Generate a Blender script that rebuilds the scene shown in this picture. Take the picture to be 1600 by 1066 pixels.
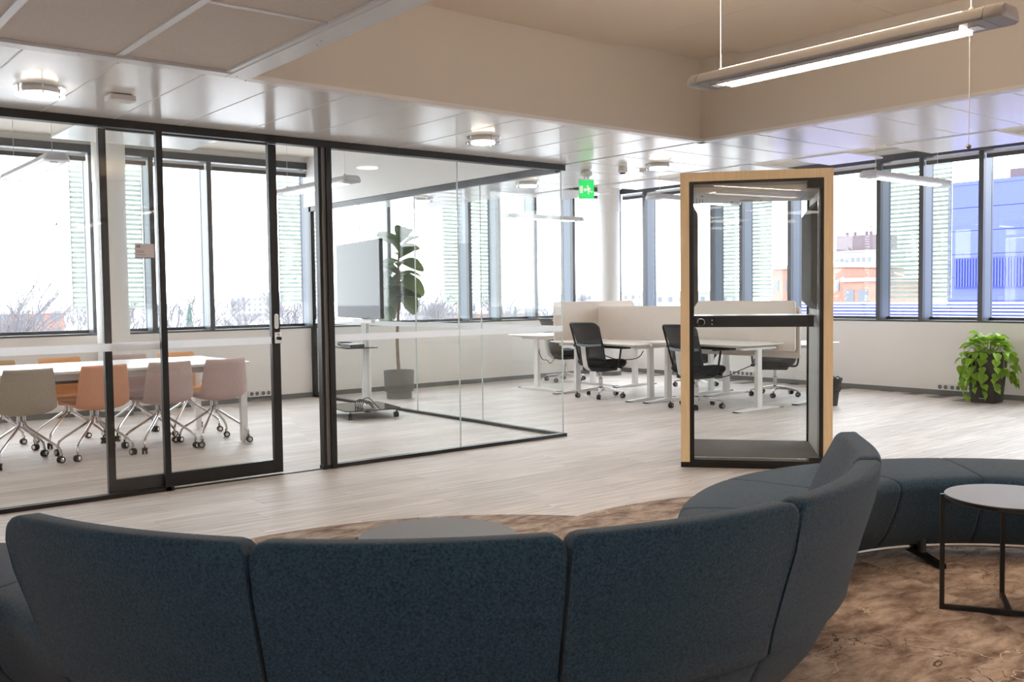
import bpy, bmesh, math, random
from mathutils import Vector, Matrix

PI = math.pi
RND = random.Random(11)
SC = bpy.context.scene
COL = SC.collection
for _o in list(bpy.data.objects):
    bpy.data.objects.remove(_o)

# ------------------------------------------------------------------ camera
cam_data = bpy.data.cameras.new('camera')
cam = bpy.data.objects.new('camera', cam_data)
COL.objects.link(cam)
cam_data.sensor_width = 36.0
cam_data.lens = 36.0 * 1500.3 / 1600.0
cam_data.clip_start = 0.05
cam_data.clip_end = 3000
_yaw, _pit, _rol = math.radians(50.995), math.radians(-2.761), math.radians(-0.695)
_f = Vector((math.cos(_yaw) * math.cos(_pit), math.sin(_yaw) * math.cos(_pit), math.sin(_pit)))
_r = Vector((math.sin(_yaw), -math.cos(_yaw), 0))
_u = _r.cross(_f)
_r2 = math.cos(_rol) * _r + math.sin(_rol) * _u
_u2 = -math.sin(_rol) * _r + math.cos(_rol) * _u
_m = Matrix((_r2, _u2, -_f)).transposed().to_4x4()
_m.translation = Vector((0, 0, 1.31))
cam.matrix_world = _m
SC.camera = cam

# ------------------------------------------------------------------ world, exposure
W = bpy.data.worlds.new('overcast_sky')
SC.world = W
W.use_nodes = True
_bg = W.node_tree.nodes['Background']
_bg.inputs['Color'].default_value = (0.93, 0.965, 1.0, 1)
_bg.inputs['Strength'].default_value = 2.35
SC.view_settings.view_transform = 'Standard'
SC.view_settings.look = 'None'
SC.view_settings.exposure = 1.90
SC.view_settings.gamma = 1.0
SC.view_settings.use_curve_mapping = False
SC.cycles.transparent_max_bounces = 48
SC.cycles.max_bounces = 10
SC.cycles.diffuse_bounces = 6
SC.cycles.sample_clamp_indirect = 6.0

# ------------------------------------------------------------------ materials
def mat(name, col, rough=0.5, metal=0.0, spec=0.5, noise=None, bump=None, sheen=0.0, coat=0.0, emit=None, trans=0.0, island=0.0):
    """noise=(scale, amount, (sx,sy,sz)) darkens/lightens the colour; bump=(scale, strength, (sx,sy,sz))"""
    m = bpy.data.materials.new(name)
    m.use_nodes = True
    nt = m.node_tree
    N, L = nt.nodes, nt.links
    b = N['Principled BSDF']
    b.inputs['Base Color'].default_value = (*col, 1)
    b.inputs['Roughness'].default_value = rough
    b.inputs['Metallic'].default_value = metal
    b.inputs['Specular IOR Level'].default_value = spec
    if sheen:
        b.inputs['Sheen Weight'].default_value = sheen
        b.inputs['Sheen Roughness'].default_value = 0.4
        b.inputs['Sheen Tint'].default_value = (1.0, 0.86, 0.74, 1)
    if coat:
        b.inputs['Coat Weight'].default_value = coat
        b.inputs['Coat Roughness'].default_value = 0.08
    if emit:
        b.inputs['Emission Color'].default_value = (*emit[0], 1)
        b.inputs['Emission Strength'].default_value = emit[1]
    tc = N.new('ShaderNodeTexCoord')
    src = None
    if noise:
        mp = N.new('ShaderNodeMapping')
        mp.inputs['Scale'].default_value = noise[2] if len(noise) > 2 else (1, 1, 1)
        L.new(tc.outputs['Object'], mp.inputs['Vector'])
        nz = N.new('ShaderNodeTexNoise')
        nz.inputs['Scale'].default_value = noise[0]
        nz.inputs['Detail'].default_value = 6
        L.new(mp.outputs['Vector'], nz.inputs['Vector'])
        rmp = N.new('ShaderNodeMapRange')
        rmp.inputs['From Min'].default_value = 0.25
        rmp.inputs['From Max'].default_value = 0.75
        rmp.inputs['To Min'].default_value = 1 - noise[1]
        rmp.inputs['To Max'].default_value = 1 + noise[1]
        L.new(nz.outputs['Fac'], rmp.inputs['Value'])
        src = rmp.outputs['Result']
    if island:
        g = N.new('ShaderNodeNewGeometry')
        oi = N.new('ShaderNodeObjectInfo')
        ad = N.new('ShaderNodeMath'); ad.operation = 'ADD'
        L.new(g.outputs['Random Per Island'], ad.inputs[0]); L.new(oi.outputs['Random'], ad.inputs[1])
        fr = N.new('ShaderNodeMath'); fr.operation = 'FRACT'
        L.new(ad.outputs[0], fr.inputs[0])
        r2 = N.new('ShaderNodeMapRange')
        r2.inputs['To Min'].default_value = 1 - island
        r2.inputs['To Max'].default_value = 1 + island
        L.new(fr.outputs[0], r2.inputs['Value'])
        if src is None:
            src = r2.outputs['Result']
        else:
            ml = N.new('ShaderNodeMath'); ml.operation = 'MULTIPLY'
            L.new(src, ml.inputs[0]); L.new(r2.outputs['Result'], ml.inputs[1])
            src = ml.outputs[0]
    if src is not None:
        vm = N.new('ShaderNodeVectorMath'); vm.operation = 'SCALE'
        vm.inputs[0].default_value = col
        L.new(src, vm.inputs['Scale'])
        L.new(vm.outputs['Vector'], b.inputs['Base Color'])
    if bump:
        mp = N.new('ShaderNodeMapping')
        mp.inputs['Scale'].default_value = bump[2] if len(bump) > 2 else (1, 1, 1)
        L.new(tc.outputs['Object'], mp.inputs['Vector'])
        nz = N.new('ShaderNodeTexNoise')
        nz.inputs['Scale'].default_value = bump[0]
        nz.inputs['Detail'].default_value = 3
        L.new(mp.outputs['Vector'], nz.inputs['Vector'])
        bp = N.new('ShaderNodeBump')
        bp.inputs['Strength'].default_value = bump[1]
        bp.inputs['Distance'].default_value = 0.01
        L.new(nz.outputs['Fac'], bp.inputs['Height'])
        L.new(bp.outputs['Normal'], b.inputs['Normal'])
    if trans:
        tr = N.new('ShaderNodeBsdfTranslucent')
        tr.inputs['Color'].default_value = (*col, 1)
        mx = N.new('ShaderNodeMixShader')
        mx.inputs[0].default_value = trans
        L.new(b.outputs[0], mx.inputs[1]); L.new(tr.outputs[0], mx.inputs[2])
        L.new(mx.outputs[0], N['Material Output'].inputs['Surface'])
    return m

def glass(name, tint=(0.96, 0.985, 0.975), f0=0.035, gain=1.0):
    m = bpy.data.materials.new(name)
    m.use_nodes = True
    N, L = m.node_tree.nodes, m.node_tree.links
    N.remove(N['Principled BSDF'])
    lw = N.new('ShaderNodeLayerWeight'); lw.inputs['Blend'].default_value = 0.5
    pw = N.new('ShaderNodeMath'); pw.operation = 'POWER'; pw.inputs[1].default_value = 5.0
    L.new(lw.outputs['Facing'], pw.inputs[0])
    ma = N.new('ShaderNodeMath'); ma.operation = 'MULTIPLY_ADD'
    ma.inputs[1].default_value = (1 - f0) * gain; ma.inputs[2].default_value = f0
    ma.use_clamp = True
    L.new(pw.outputs[0], ma.inputs[0])
    t = N.new('ShaderNodeBsdfTransparent'); t.inputs['Color'].default_value = (*tint, 1)
    g = N.new('ShaderNodeBsdfGlossy'); g.inputs['Roughness'].default_value = 0.0
    mx = N.new('ShaderNodeMixShader')
    L.new(ma.outputs[0], mx.inputs[0]); L.new(t.outputs[0], mx.inputs[1]); L.new(g.outputs[0], mx.inputs[2])
    L.new(mx.outputs[0], N['Material Output'].inputs['Surface'])
    return m

def mesh_fabric(name, col, alpha):
    m = bpy.data.materials.new(name)
    m.use_nodes = True
    N, L = m.node_tree.nodes, m.node_tree.links
    b = N['Principled BSDF']
    b.inputs['Base Color'].default_value = (*col, 1); b.inputs['Roughness'].default_value = 0.7
    t = N.new('ShaderNodeBsdfTransparent')
    mx = N.new('ShaderNodeMixShader'); mx.inputs[0].default_value = alpha
    L.new(t.outputs[0], mx.inputs[1]); L.new(b.outputs[0], mx.inputs[2])
    L.new(mx.outputs[0], N['Material Output'].inputs['Surface'])
    return m

def emis(name, col, s):
    m = bpy.data.materials.new(name)
    m.use_nodes = True
    N, L = m.node_tree.nodes, m.node_tree.links
    N.remove(N['Principled BSDF'])
    e = N.new('ShaderNodeEmission'); e.inputs[0].default_value = (*col, 1); e.inputs[1].default_value = s
    L.new(e.outputs[0], N['Material Output'].inputs['Surface'])
    return m

def stone_carpet():
    m = bpy.data.materials.new('stone_pattern_carpet')
    m.use_nodes = True
    N, L = m.node_tree.nodes, m.node_tree.links
    b = N['Principled BSDF']; b.inputs['Roughness'].default_value = 0.95; b.inputs['Specular IOR Level'].default_value = 0.1
    tc = N.new('ShaderNodeTexCoord')
    mp = N.new('ShaderNodeMapping'); mp.inputs['Rotation'].default_value = (0, 0, 0.5); mp.inputs['Scale'].default_value = (1, 2.2, 1)
    L.new(tc.outputs['Object'], mp.inputs['Vector'])
    n1 = N.new('ShaderNodeTexNoise'); n1.inputs['Scale'].default_value = 4.6; n1.inputs['Detail'].default_value = 12; n1.inputs['Roughness'].default_value = 0.70; n1.inputs['Distortion'].default_value = 0.35
    L.new(mp.outputs[0], n1.inputs['Vector'])
    cr = N.new('ShaderNodeValToRGB')
    e = cr.color_ramp.elements
    e[0].position = 0.33; e[0].color = (0.14, 0.092, 0.072, 1)
    e[1].position = 0.68; e[1].color = (0.56, 0.455, 0.375, 1)
    k = e.new(0.44); k.color = (0.265, 0.195, 0.155, 1)
    k = e.new(0.52); k.color = (0.375, 0.285, 0.23, 1)
    L.new(n1.outputs['Fac'], cr.inputs[0])
    # dark cracks and pale veins
    def veins(sc, seed, dist, lo, hi):
        mq = N.new('ShaderNodeMapping'); mq.inputs['Location'].default_value = (seed, seed * 2, 0); mq.inputs['Rotation'].default_value = (0, 0, seed)
        L.new(tc.outputs['Object'], mq.inputs['Vector'])
        n = N.new('ShaderNodeTexNoise'); n.inputs['Scale'].default_value = sc; n.inputs['Detail'].default_value = 5; n.inputs['Distortion'].default_value = dist
        L.new(mq.outputs[0], n.inputs['Vector'])
        s = N.new('ShaderNodeMath'); s.operation = 'SUBTRACT'; s.inputs[1].default_value = 0.5
        L.new(n.outputs['Fac'], s.inputs[0])
        a = N.new('ShaderNodeMath'); a.operation = 'ABSOLUTE'; L.new(s.outputs[0], a.inputs[0])
        r = N.new('ShaderNodeMapRange'); r.inputs['From Min'].default_value = lo; r.inputs['From Max'].default_value = hi
        r.inputs['To Min'].default_value = 1; r.inputs['To Max'].default_value = 0
        L.new(a.outputs[0], r.inputs['Value'])
        # only in places
        n2 = N.new('ShaderNodeTexNoise'); n2.inputs['Scale'].default_value = 1.7
        L.new(mq.outputs[0], n2.inputs['Vector'])
        r2 = N.new('ShaderNodeMapRange'); r2.inputs['From Min'].default_value = 0.5; r2.inputs['From Max'].default_value = 0.62
        L.new(n2.outputs['Fac'], r2.inputs['Value'])
        mu = N.new('ShaderNodeMath'); mu.operation = 'MULTIPLY'
        L.new(r.outputs[0], mu.inputs[0]); L.new(r2.outputs[0], mu.inputs[1])
        return mu.outputs[0]
    m1 = N.new('ShaderNodeMixRGB'); m1.inputs['Color2'].default_value = (0.07, 0.048, 0.038, 1)
    L.new(veins(5.5, 1.3, 0.8, 0.002, 0.012), m1.inputs[0]); L.new(cr.outputs[0], m1.inputs['Color1'])
    m2 = N.new('ShaderNodeMixRGB'); m2.inputs['Color2'].default_value = (0.66, 0.55, 0.43, 1)
    L.new(veins(2.2, 4.7, 0.3, 0.001, 0.005), m2.inputs[0]); L.new(m1.outputs[0], m2.inputs['Color1'])
    L.new(m2.outputs[0], b.inputs['Base Color'])
    nb = N.new('ShaderNodeTexNoise'); nb.inputs['Scale'].default_value = 260
    L.new(tc.outputs['Object'], nb.inputs['Vector'])
    bp = N.new('ShaderNodeBump'); bp.inputs['Strength'].default_value = 0.35; bp.inputs['Distance'].default_value = 0.004
    L.new(nb.outputs['Fac'], bp.inputs['Height']); L.new(bp.outputs[0], b.inputs['Normal'])
    return m

M = {}
M['wall'] = mat('painted_wall', (0.86, 0.825, 0.79), 0.6, noise=(2.0, 0.02))
M['white'] = mat('white_paint', (0.82, 0.81, 0.79), 0.45)
M['bulkhead'] = mat('bulkhead_paint', (0.64, 0.60, 0.55), 0.7)
M['upper_ceiling'] = mat('upper_ceiling_paint', (0.76, 0.69, 0.60), 0.75)
M['soffit'] = mat('glossy_white_metal_panel', (0.90, 0.885, 0.87), 0.20, spec=0.35, bump=(1.2, 0.06))
M['trim'] = mat('white_metal_trim', (0.74, 0.73, 0.73), 0.3)
M['tile'] = mat('acoustic_tile', (0.74, 0.675, 0.62), 0.9, noise=(90, 0.06))
M['floor'] = mat('pale_oak_vinyl', (0.585, 0.528, 0.495), 0.50, spec=0.32, noise=(3.6, 0.30, (0.55, 10, 1)), bump=(14, 0.2, (0.5, 9, 1)), island=0.09)
M['floorbase'] = mat('floor_joint', (0.25, 0.21, 0.18), 0.8)
M['skirt'] = mat('grey_skirting', (0.19, 0.187, 0.182), 0.5)
M['frame'] = mat('grey_window_aluminium', (0.075, 0.077, 0.083), 0.32, spec=0.5)
M['reveal'] = mat('sky_tinted_window_reveal', (0.135, 0.165, 0.205), 0.35)  # lighter and bluer than the frame: grazing sky light put into the colour
M['black'] = mat('black_metal', (0.012, 0.0115, 0.0115), 0.4)
M['blackgloss'] = mat('black_gloss', (0.010, 0.010, 0.012), 0.2, spec=0.25)
M['rubber'] = mat('black_rubber', (0.03, 0.03, 0.032), 0.7)
M['plastic'] = mat('black_plastic', (0.022, 0.022, 0.025), 0.45)
M['chrome'] = mat('polished_chrome', (0.72, 0.71, 0.70), 0.12, 1.0)
M['alu'] = mat('polished_aluminium', (0.70, 0.69, 0.68), 0.24, 1.0)
M['silver'] = mat('silver_lacquer', (0.62, 0.63, 0.66), 0.4, 0.35)
M['greylacq'] = mat('grey_lacquer', (0.27, 0.255, 0.25), 0.4)
M['glass'] = glass('partition_glass', (0.985, 0.993, 0.99), 0.03)
M['winglass'] = glass('window_glass', (0.97, 0.985, 0.99), 0.03)
M['edge'] = mat('green_glass_edge', (0.62, 0.70, 0.67), 0.2)
M['film'] = mat('white_film_band', (0.96, 0.97, 0.99), 0.5, trans=0.5)
M['wood'] = mat('oak_veneer', (0.94, 0.74, 0.46), 0.45, noise=(5, 0.10, (14, 14, 0.7)))
M['feltgrey'] = mat('grey_felt', (0.17, 0.18, 0.18), 0.95, noise=(60, 0.12))
M['pale_grey'] = mat('pale_grey_panel', (0.55, 0.53, 0.50), 0.5)
M['boothfloor'] = mat('speckled_booth_carpet', (0.145, 0.13, 0.125), 0.95, noise=(170, 0.5))
M['sofa'] = mat('blue_grey_wool', (0.030, 0.061, 0.095), 0.95, spec=0.08, noise=(150, 0.6), bump=(420, 0.45), sheen=0.22)
M['carpet'] = stone_carpet()
M['tabletop_grey'] = mat('grey_laminate', (0.165, 0.163, 0.18), 0.5)
M['white_lam'] = mat('white_laminate', (0.83, 0.82, 0.81), 0.3)
M['desk_lam'] = mat('pale_desk_laminate', (0.80, 0.76, 0.71), 0.35)
M['screenfelt'] = mat('cream_screen_fabric', (0.72, 0.645, 0.585), 0.95, noise=(120, 0.08))
M['taupe'] = mat('taupe_fabric', (0.46, 0.385, 0.31), 0.85, noise=(140, 0.18, (3, 3, 0.5)))
M['coral'] = mat('coral_fabric', (0.78, 0.40, 0.255), 0.8, noise=(140, 0.12, (3, 3, 0.5)))
M['orange'] = mat('orange_fabric', (0.84, 0.44, 0.215), 0.8, noise=(140, 0.1, (3, 3, 0.5)))
M['mauve'] = mat('mauve_fabric', (0.60, 0.455, 0.425), 0.85, noise=(140, 0.2, (3, 3, 0.5)))
M['tan'] = mat('tan_fabric', (0.60, 0.40, 0.24), 0.85, noise=(140, 0.15, (3, 3, 0.5)))
M['meshback'] = mesh_fabric('black_mesh_back', (0.014, 0.015, 0.018), 0.94)
M['blackfab'] = mat('black_fabric', (0.016, 0.016, 0.019), 0.9, noise=(150, 0.2))
M['greyplast'] = mat('grey_plastic', (0.20, 0.21, 0.235), 0.5)
M['tvscreen'] = mat('glossy_tv_screen', (0.012, 0.013, 0.016), 0.035, spec=0.09)
M['darkglass'] = mat('dark_glass_shelf', (0.03, 0.034, 0.035), 0.06, spec=0.8)
M['pot_grey'] = mat('grey_pot', (0.165, 0.155, 0.15), 0.55)
M['pot_dark'] = mat('dark_brown_planter', (0.062, 0.054, 0.050), 0.45)
M['soil'] = mat('potting_soil', (0.03, 0.02, 0.014), 0.95)
M['bark'] = mat('fig_bark', (0.24, 0.17, 0.12), 0.9, noise=(40, 0.35, (1, 1, 0.3)))
M['figleaf'] = mat('fig_leaf', (0.10, 0.15, 0.05), 0.4, noise=(7, 0.35), trans=0.25, island=0.3)
M['pothos'] = mat('pothos_leaf', (0.27, 0.46, 0.045), 0.42, noise=(14, 0.2), trans=0.3, island=0.42)
M['vine'] = mat('pothos_stem', (0.34, 0.40, 0.14), 0.6)
M['cable'] = mat('dark_cable', (0.035, 0.03, 0.03), 0.5)
M['strip'] = mat('white_plastic', (0.80, 0.77, 0.75), 0.4)
M['socket_dark'] = mat('socket_recess', (0.22, 0.20, 0.19), 0.6)
M['exitgreen'] = mat('exit_green', (0.03, 0.56, 0.12), 0.4, emit=((0.04, 0.72, 0.16), 0.22))
M['exitwhite'] = mat('exit_white', (0.8, 0.85, 0.8), 0.4, emit=((0.9, 1.0, 0.9), 0.12))
M['bag'] = mat('black_bin_liner', (0.012, 0.012, 0.013), 0.18, bump=(26, 0.8))
M['binbody'] = mat('black_bin_mesh', (0.035, 0.033, 0.032), 0.55)
M['lamp'] = emis('warm_tube', (1.0, 0.82, 0.66), 13.0)
M['uplight'] = emis('warm_uplight_tube', (1.0, 0.80, 0.60), 34.0)
M['lamp_soft'] = emis('cool_diffuser', (1.0, 0.95, 0.88), 4.0)
M['downlight'] = emis('downlight_diffuser', (1.0, 0.88, 0.74), 14.0)
M['clear'] = glass('clear_acrylic', (0.93, 0.92, 0.90), 0.08)
M['screenslat'] = mat('frosted_green_slat', (0.63, 0.70, 0.655), 0.5, trans=0.35)
M['card'] = mat('room_card', (0.76, 0.70, 0.71), 0.5)
M['ink_plum'] = mat('plum_ink', (0.12, 0.02, 0.06), 0.6)
M['ink_red'] = mat('crimson_ink', (0.40, 0.05, 0.12), 0.6)
M['ink_grey'] = mat('grey_ink', (0.22, 0.20, 0.21), 0.6)
M['ink_blue'] = mat('violet_ink', (0.14, 0.05, 0.16), 0.6)

# ------------------------------------------------------------------ mesh builder
class MB:
    def __init__(s):
        s.v, s.f = [], []
    def add(s, vs, fs, mx=None):
        n = len(s.v)
        if mx is not None:
            vs = [tuple(mx @ Vector(p)) for p in vs]
        s.v += [tuple(p) for p in vs]
        s.f += [tuple(i + n for i in f) for f in fs]
        return s
    def box(s, x0, x1, y0, y1, z0, z1, mx=None):
        v = [(x0, y0, z0), (x1, y0, z0), (x1, y1, z0), (x0, y1, z0), (x0, y0, z1), (x1, y0, z1), (x1, y1, z1), (x0, y1, z1)]
        return s.add(v, [(0, 3, 2, 1), (4, 5, 6, 7), (0, 1, 5, 4), (1, 2, 6, 5), (2, 3, 7, 6), (3, 0, 4, 7)], mx)
    def loft(s, rings, cap=True, mx=None, closed=False):
        n = len(rings[0]); v = [p for r in rings for p in r]; f = []
        m = len(rings)
        for i in range(m if closed else m - 1):
            a, b = i * n, ((i + 1) % m) * n
            for k in range(n):
                k2 = (k + 1) % n
                f.append((a + k, a + k2, b + k2, b + k))
        if cap and not closed:
            f.append(tuple(range(n - 1, -1, -1)))
            f.append(tuple(range((m - 1) * n, m * n)))
        return s.add(v, f, mx)
    def lathe(s, prof, n=24, mx=None, c=(0, 0)):
        rings = [[(c[0] + r * math.cos(2 * PI * k / n), c[1] + r * math.sin(2 * PI * k / n), z) for k in range(n)] for r, z in prof]
        return s.loft(rings, True, mx)
    def prism(s, poly, z0, z1, mx=None):
        return s.loft([[(x, y, z0) for x, y in poly], [(x, y, z1) for x, y in poly]], True, mx)
    def tube(s, pts, r, n=8, mx=None, ry=None):
        pts = [Vector(p) for p in pts]
        rad = r if isinstance(r, (list, tuple)) else [r] * len(pts)
        t0 = (pts[1] - pts[0]).normalized()
        up = Vector((0, 0, 1)) if abs(t0.z) < 0.9 else Vector((1, 0, 0))
        a = t0.cross(up).normalized()
        rings = []
        for i, p in enumerate(pts):
            if i == 0: t = t0
            elif i == len(pts) - 1: t = (pts[i] - pts[i - 1]).normalized()
            else: t = ((pts[i] - pts[i - 1]).normalized() + (pts[i + 1] - pts[i]).normalized()).normalized()
            a = (a - t * a.dot(t)).normalized()
            b = t.cross(a)
            rings.append([tuple(p + (a * math.cos(2 * PI * k / n) + b * math.sin(2 * PI * k / n)) * rad[i]) for k in range(n)])
        return s.loft(rings, True, mx)
    def rbox(s, x0, x1, y0, y1, z0, z1, r, n=4, mx=None):
        """box with rounded corners in plan"""
        return s.prism(rrect((x0 + x1) / 2, (y0 + y1) / 2, x1 - x0, y1 - y0, r, n), z0, z1, mx)
    def mesh(s, name, smooth=35):
        me = bpy.data.meshes.new(name)
        me.from_pydata(s.v, [], s.f)
        bm = bmesh.new(); bm.from_mesh(me)
        bmesh.ops.recalc_face_normals(bm, faces=bm.faces)
        bm.to_mesh(me); bm.free(); me.update()
        if smooth:
            for p in me.polygons: p.use_smooth = True
            me.set_sharp_from_angle(angle=math.radians(smooth))
        return me
    def build(s, name, m, parent=None, bevel=0, smooth=35, kind=None, label=None):
        o = bpy.data.objects.new(name, s.mesh(name, smooth))
        COL.objects.link(o)
        o.data.materials.append(M[m] if isinstance(m, str) else m)
        if parent is not None: o.parent = parent
        if bevel:
            b = o.modifiers.new('bevel', 'BEVEL'); b.width = bevel; b.segments = 2; b.limit_method = 'ANGLE'; b.angle_limit = math.radians(40)
        if kind: o['kind'] = kind
        if label: o['label'] = label
        return o

def rrect(cx, cy, w, h, r, n=4):
    out = []
    for (sx, sy, a0) in ((1, 1, 0), (-1, 1, PI / 2), (-1, -1, PI), (1, -1, 1.5 * PI)):
        for k in range(n + 1):
            a = a0 + k * PI / 2 / n
            out.append((cx + sx * (w / 2 - r) + r * math.cos(a), cy + sy * (h / 2 - r) + r * math.sin(a)))
    return out

def thing(name, label, cat, loc=(0, 0, 0), rz=0.0, group=None):
    o = bpy.data.objects.new(name, None)
    COL.objects.link(o)
    o.empty_display_size = 0.1
    o.location = loc; o.rotation_euler = (0, 0, rz)
    o['label'] = label; o['category'] = cat
    if group: o['group'] = group
    return o

def struct(name, loc=(0, 0, 0), rz=0.0):
    o = bpy.data.objects.new(name, None)
    COL.objects.link(o); o.empty_display_size = 0.1
    o.location = loc; o.rotation_euler = (0, 0, rz)
    o['kind'] = 'structure'
    return o

def tag(o, label, cat, group=None):
    o['label'] = label; o['category'] = cat
    if group: o['group'] = group
    return o

def part_copy(src, parent, mw=None, mx=None, name=None):
    o = src.copy()
    if name: o.name = name
    o.parent = parent
    if mx is not None: o.matrix_basis = mx
    COL.objects.link(o)
    return o

def copy_tree(o, parent=None):
    c = o.copy()
    COL.objects.link(c); c.parent = parent
    for ch in list(o.children): copy_tree(ch, c)
    return c

def T(x=0, y=0, z=0): return Matrix.Translation((x, y, z))
def RZ(a): return Matrix.Rotation(a, 4, 'Z')
def RX(a): return Matrix.Rotation(a, 4, 'X')
def RY(a): return Matrix.Rotation(a, 4, 'Y')

# ================================================================== STRUCTURE
X0, Y0, XW, YW = -3.5, -3.5, 11.635, 11.435
ZS, ZT = 2.485, 3.12

def plank_material():
    m = M['floor']
    N, L = m.node_tree.nodes, m.node_tree.links
    g = N.new('ShaderNodeNewGeometry'); oi = N.new('ShaderNodeObjectInfo')
    ad = N.new('ShaderNodeMath'); ad.operation = 'ADD'
    L.new(g.outputs['Random Per Island'], ad.inputs[0]); L.new(oi.outputs['Random'], ad.inputs[1])
    ml = N.new('ShaderNodeMath'); ml.operation = 'MULTIPLY'; ml.inputs[1].default_value = 37.0
    L.new(ad.outputs[0], ml.inputs[0])
    cb = N.new('ShaderNodeCombineXYZ'); L.new(ml.outputs[0], cb.inputs[0]); L.new(ml.outputs[0], cb.inputs[1])
    va = N.new('ShaderNodeVectorMath'); va.operation = 'ADD'
    L.new(g.outputs['Position'], va.inputs[0]); L.new(cb.outputs[0], va.inputs[1])
    for n in list(N):
        if n.type == 'MAPPING': L.new(va.outputs[0], n.inputs['Vector'])
plank_material()

floor = MB().box(X0, XW + .3, Y0, YW + .3, -.2, -.006).build('floor', 'floorbase', kind='structure')
PL, PW = 1.24, 0.2
plank = MB().box(-PL / 2 + .0007, PL / 2 - .0007, -PW / 2 + .0007, PW / 2 - .0007, -.006, 0)
fwd = Vector((_f.x, _f.y)); rgt = Vector((_r.x, _r.y))
cand = []
row = 0
y = Y0 + PW / 2
while y < YW + .1:
    x = X0 - (row * 0.437 % 1.0) * PL + PL / 2
    while x < XW + .3 + PL / 2:
        p = Vector((x, y)); d = p.dot(fwd); l = p.dot(rgt)
        seen = d > 3.2 and abs(l) < d * .57 + .3
        under = (p - Vector((2.19, 2.885))).length < 1.35 or (p - Vector((4.09, 2.12))).length < 1.35
        if XW + .05 > x > X0 + .05: cand.append((0 if (seen and not under) else 1, d, x, y))
        x += PL
    y += PW; row += 1
cand.sort()
pm = plank.mesh('plank', 0); pm.materials.append(M['floor'])
rest = MB()
for i, (s_, d, x, y) in enumerate(cand):
    if i < 300 and s_ == 0:
        o = bpy.data.objects.new('plank', pm); COL.objects.link(o); o.parent = floor; o.location = (x, y, 0)
    else:
        rest.add(plank.v, plank.f, T(x, y, 0))
rest.build('plank_field', 'floor', floor, smooth=0, kind='stuff')

ceiling = MB().box(X0, XW + .3, Y0, YW + .3, ZT, ZT + .15).build('ceiling', 'upper_ceiling', kind='structure')
# plasterboard sheets a little below the raised lounge ceiling
for (x0, x1, y0, y1) in ((2.2, 5.02, 3.312, 4.945), (5.024, 5.925, 3.312, 4.53), (2.2, 5.925, .9, 3.308), (2.2, 5.925, Y0, .896)):
    MB().box(x0, x1, y0, y1, ZT - .035, ZT - .001).build('plasterboard_sheet', 'upper_ceiling', ceiling)

# --- soffit ribbon of glossy white metal panels
soff = struct('ceiling_soffit')
MB().box(X0, 5.90, 4.99, 6.86, ZS + .012, ZS + .10).build('carrier', 'trim', soff)
MB().box(5.985, 7.28, Y0, 10.7, ZS + .012, ZS + .10).build('carrier', 'trim', soff)
MB().box(5.90, 5.93, 5.055, 10.7, ZS + .03, ZS + .10).build('shadow_gap', 'black', soff)
w = .436
pa = MB().box(-w / 2 + .003, w / 2 - .003, 4.955, 6.86, ZS, ZS + .012).mesh('soffit_panel'); pa.materials.append(M['soffit'])
ja = MB().box(-.0045, .0045, 4.99, 6.86, ZS - .0012, ZS + .01).mesh('joint_strip'); ja.materials.append(M['white'])
x = 5.895 - w / 2
while x > X0:
    o = bpy.data.objects.new('soffit_panel', pa); COL.objects.link(o); o.parent = soff; o.location = (x, 0, 0)
    o = bpy.data.objects.new('joint_strip', ja); COL.objects.link(o); o.parent = soff; o.location = (x - w / 2, 0, 0)
    x -= w
w = .46
pb = MB().box(5.985, 7.28, -w / 2 + .003, w / 2 - .003, ZS, ZS + .012).mesh('soffit_panel'); pb.materials.append(M['soffit'])
jb = MB().box(5.985, 7.28, -.0045, .0045, ZS - .0012, ZS + .01).mesh('joint_strip'); jb.materials.append(M['white'])
y = 3.09 - w * 14 + w / 2
while y < 10.7:
    o = bpy.data.objects.new('soffit_panel', pb); COL.objects.link(o); o.parent = soff; o.location = (0, y, 0)
    o = bpy.data.objects.new('joint_strip', jb); COL.objects.link(o); o.parent = soff; o.location = (0, y - w / 2, 0)
    y += w
# narrow panel beyond the dark gap
MB().box(5.935, 5.98, 4.95, 10.7, ZS, ZS + .012).build('edge_strip', 'soffit', soff)
# hung panels between soffit and windows
hung = [(7.42, 8.16, 3.36, 4.24), (7.50, 8.10, 4.66, 5.20), (7.42, 8.16, 5.62, 6.45), (7.5, 8.1, 6.9, 7.7), (7.42, 8.16, 8.2, 9.0),
        (7.42, 8.16, 1.9, 2.8), (1.85, 2.89, 6.90, 7.62), (-.6, .5, 6.90, 7.62), (4.1, 5.0, 6.90, 7.2)]
for (x0, x1, y0, y1) in hung[:6] + hung[6:8]:
    MB().box(x0, x1, y0, y1, ZS + .01, ZS + .025).build('hung_panel', 'soffit', soff)

# --- bulkheads of the raised fields
MB().box(2.20, 5.93, 4.95, 5.05, ZS + .012, ZT).build('wall_bulkhead_lounge', 'bulkhead', kind='structure')
MB().box(5.93, 6.03, Y0, 5.05, ZS + .012, ZT).build('wall_bulkhead_window', 'bulkhead', kind='structure')
MB().box(X0, 5.93, 6.80, 6.86, ZS + .10, ZT).build('wall_bulkhead_meeting', 'white', kind='structure')
MB().box(5.86, 5.96, 6.86, YW + .1, ZS - .001, ZT).build('wall_bulkhead_side', 'white', kind='structure')
MB().box(7.20, 7.28, Y0, 10.7, ZS + .10, ZT).build('wall_bulkhead_desks', 'white', kind='structure')
MB().box(5.96, 7.28, 10.62, 10.7, ZS + .10, ZT).build('wall_bulkhead_corner', 'white', kind='structure')
tr = struct('trim_1')
MB().box(2.20, 5.98, 4.915, 4.985, ZS - .004, ZS + .02).build('edge_trim', 'trim', tr)
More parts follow.
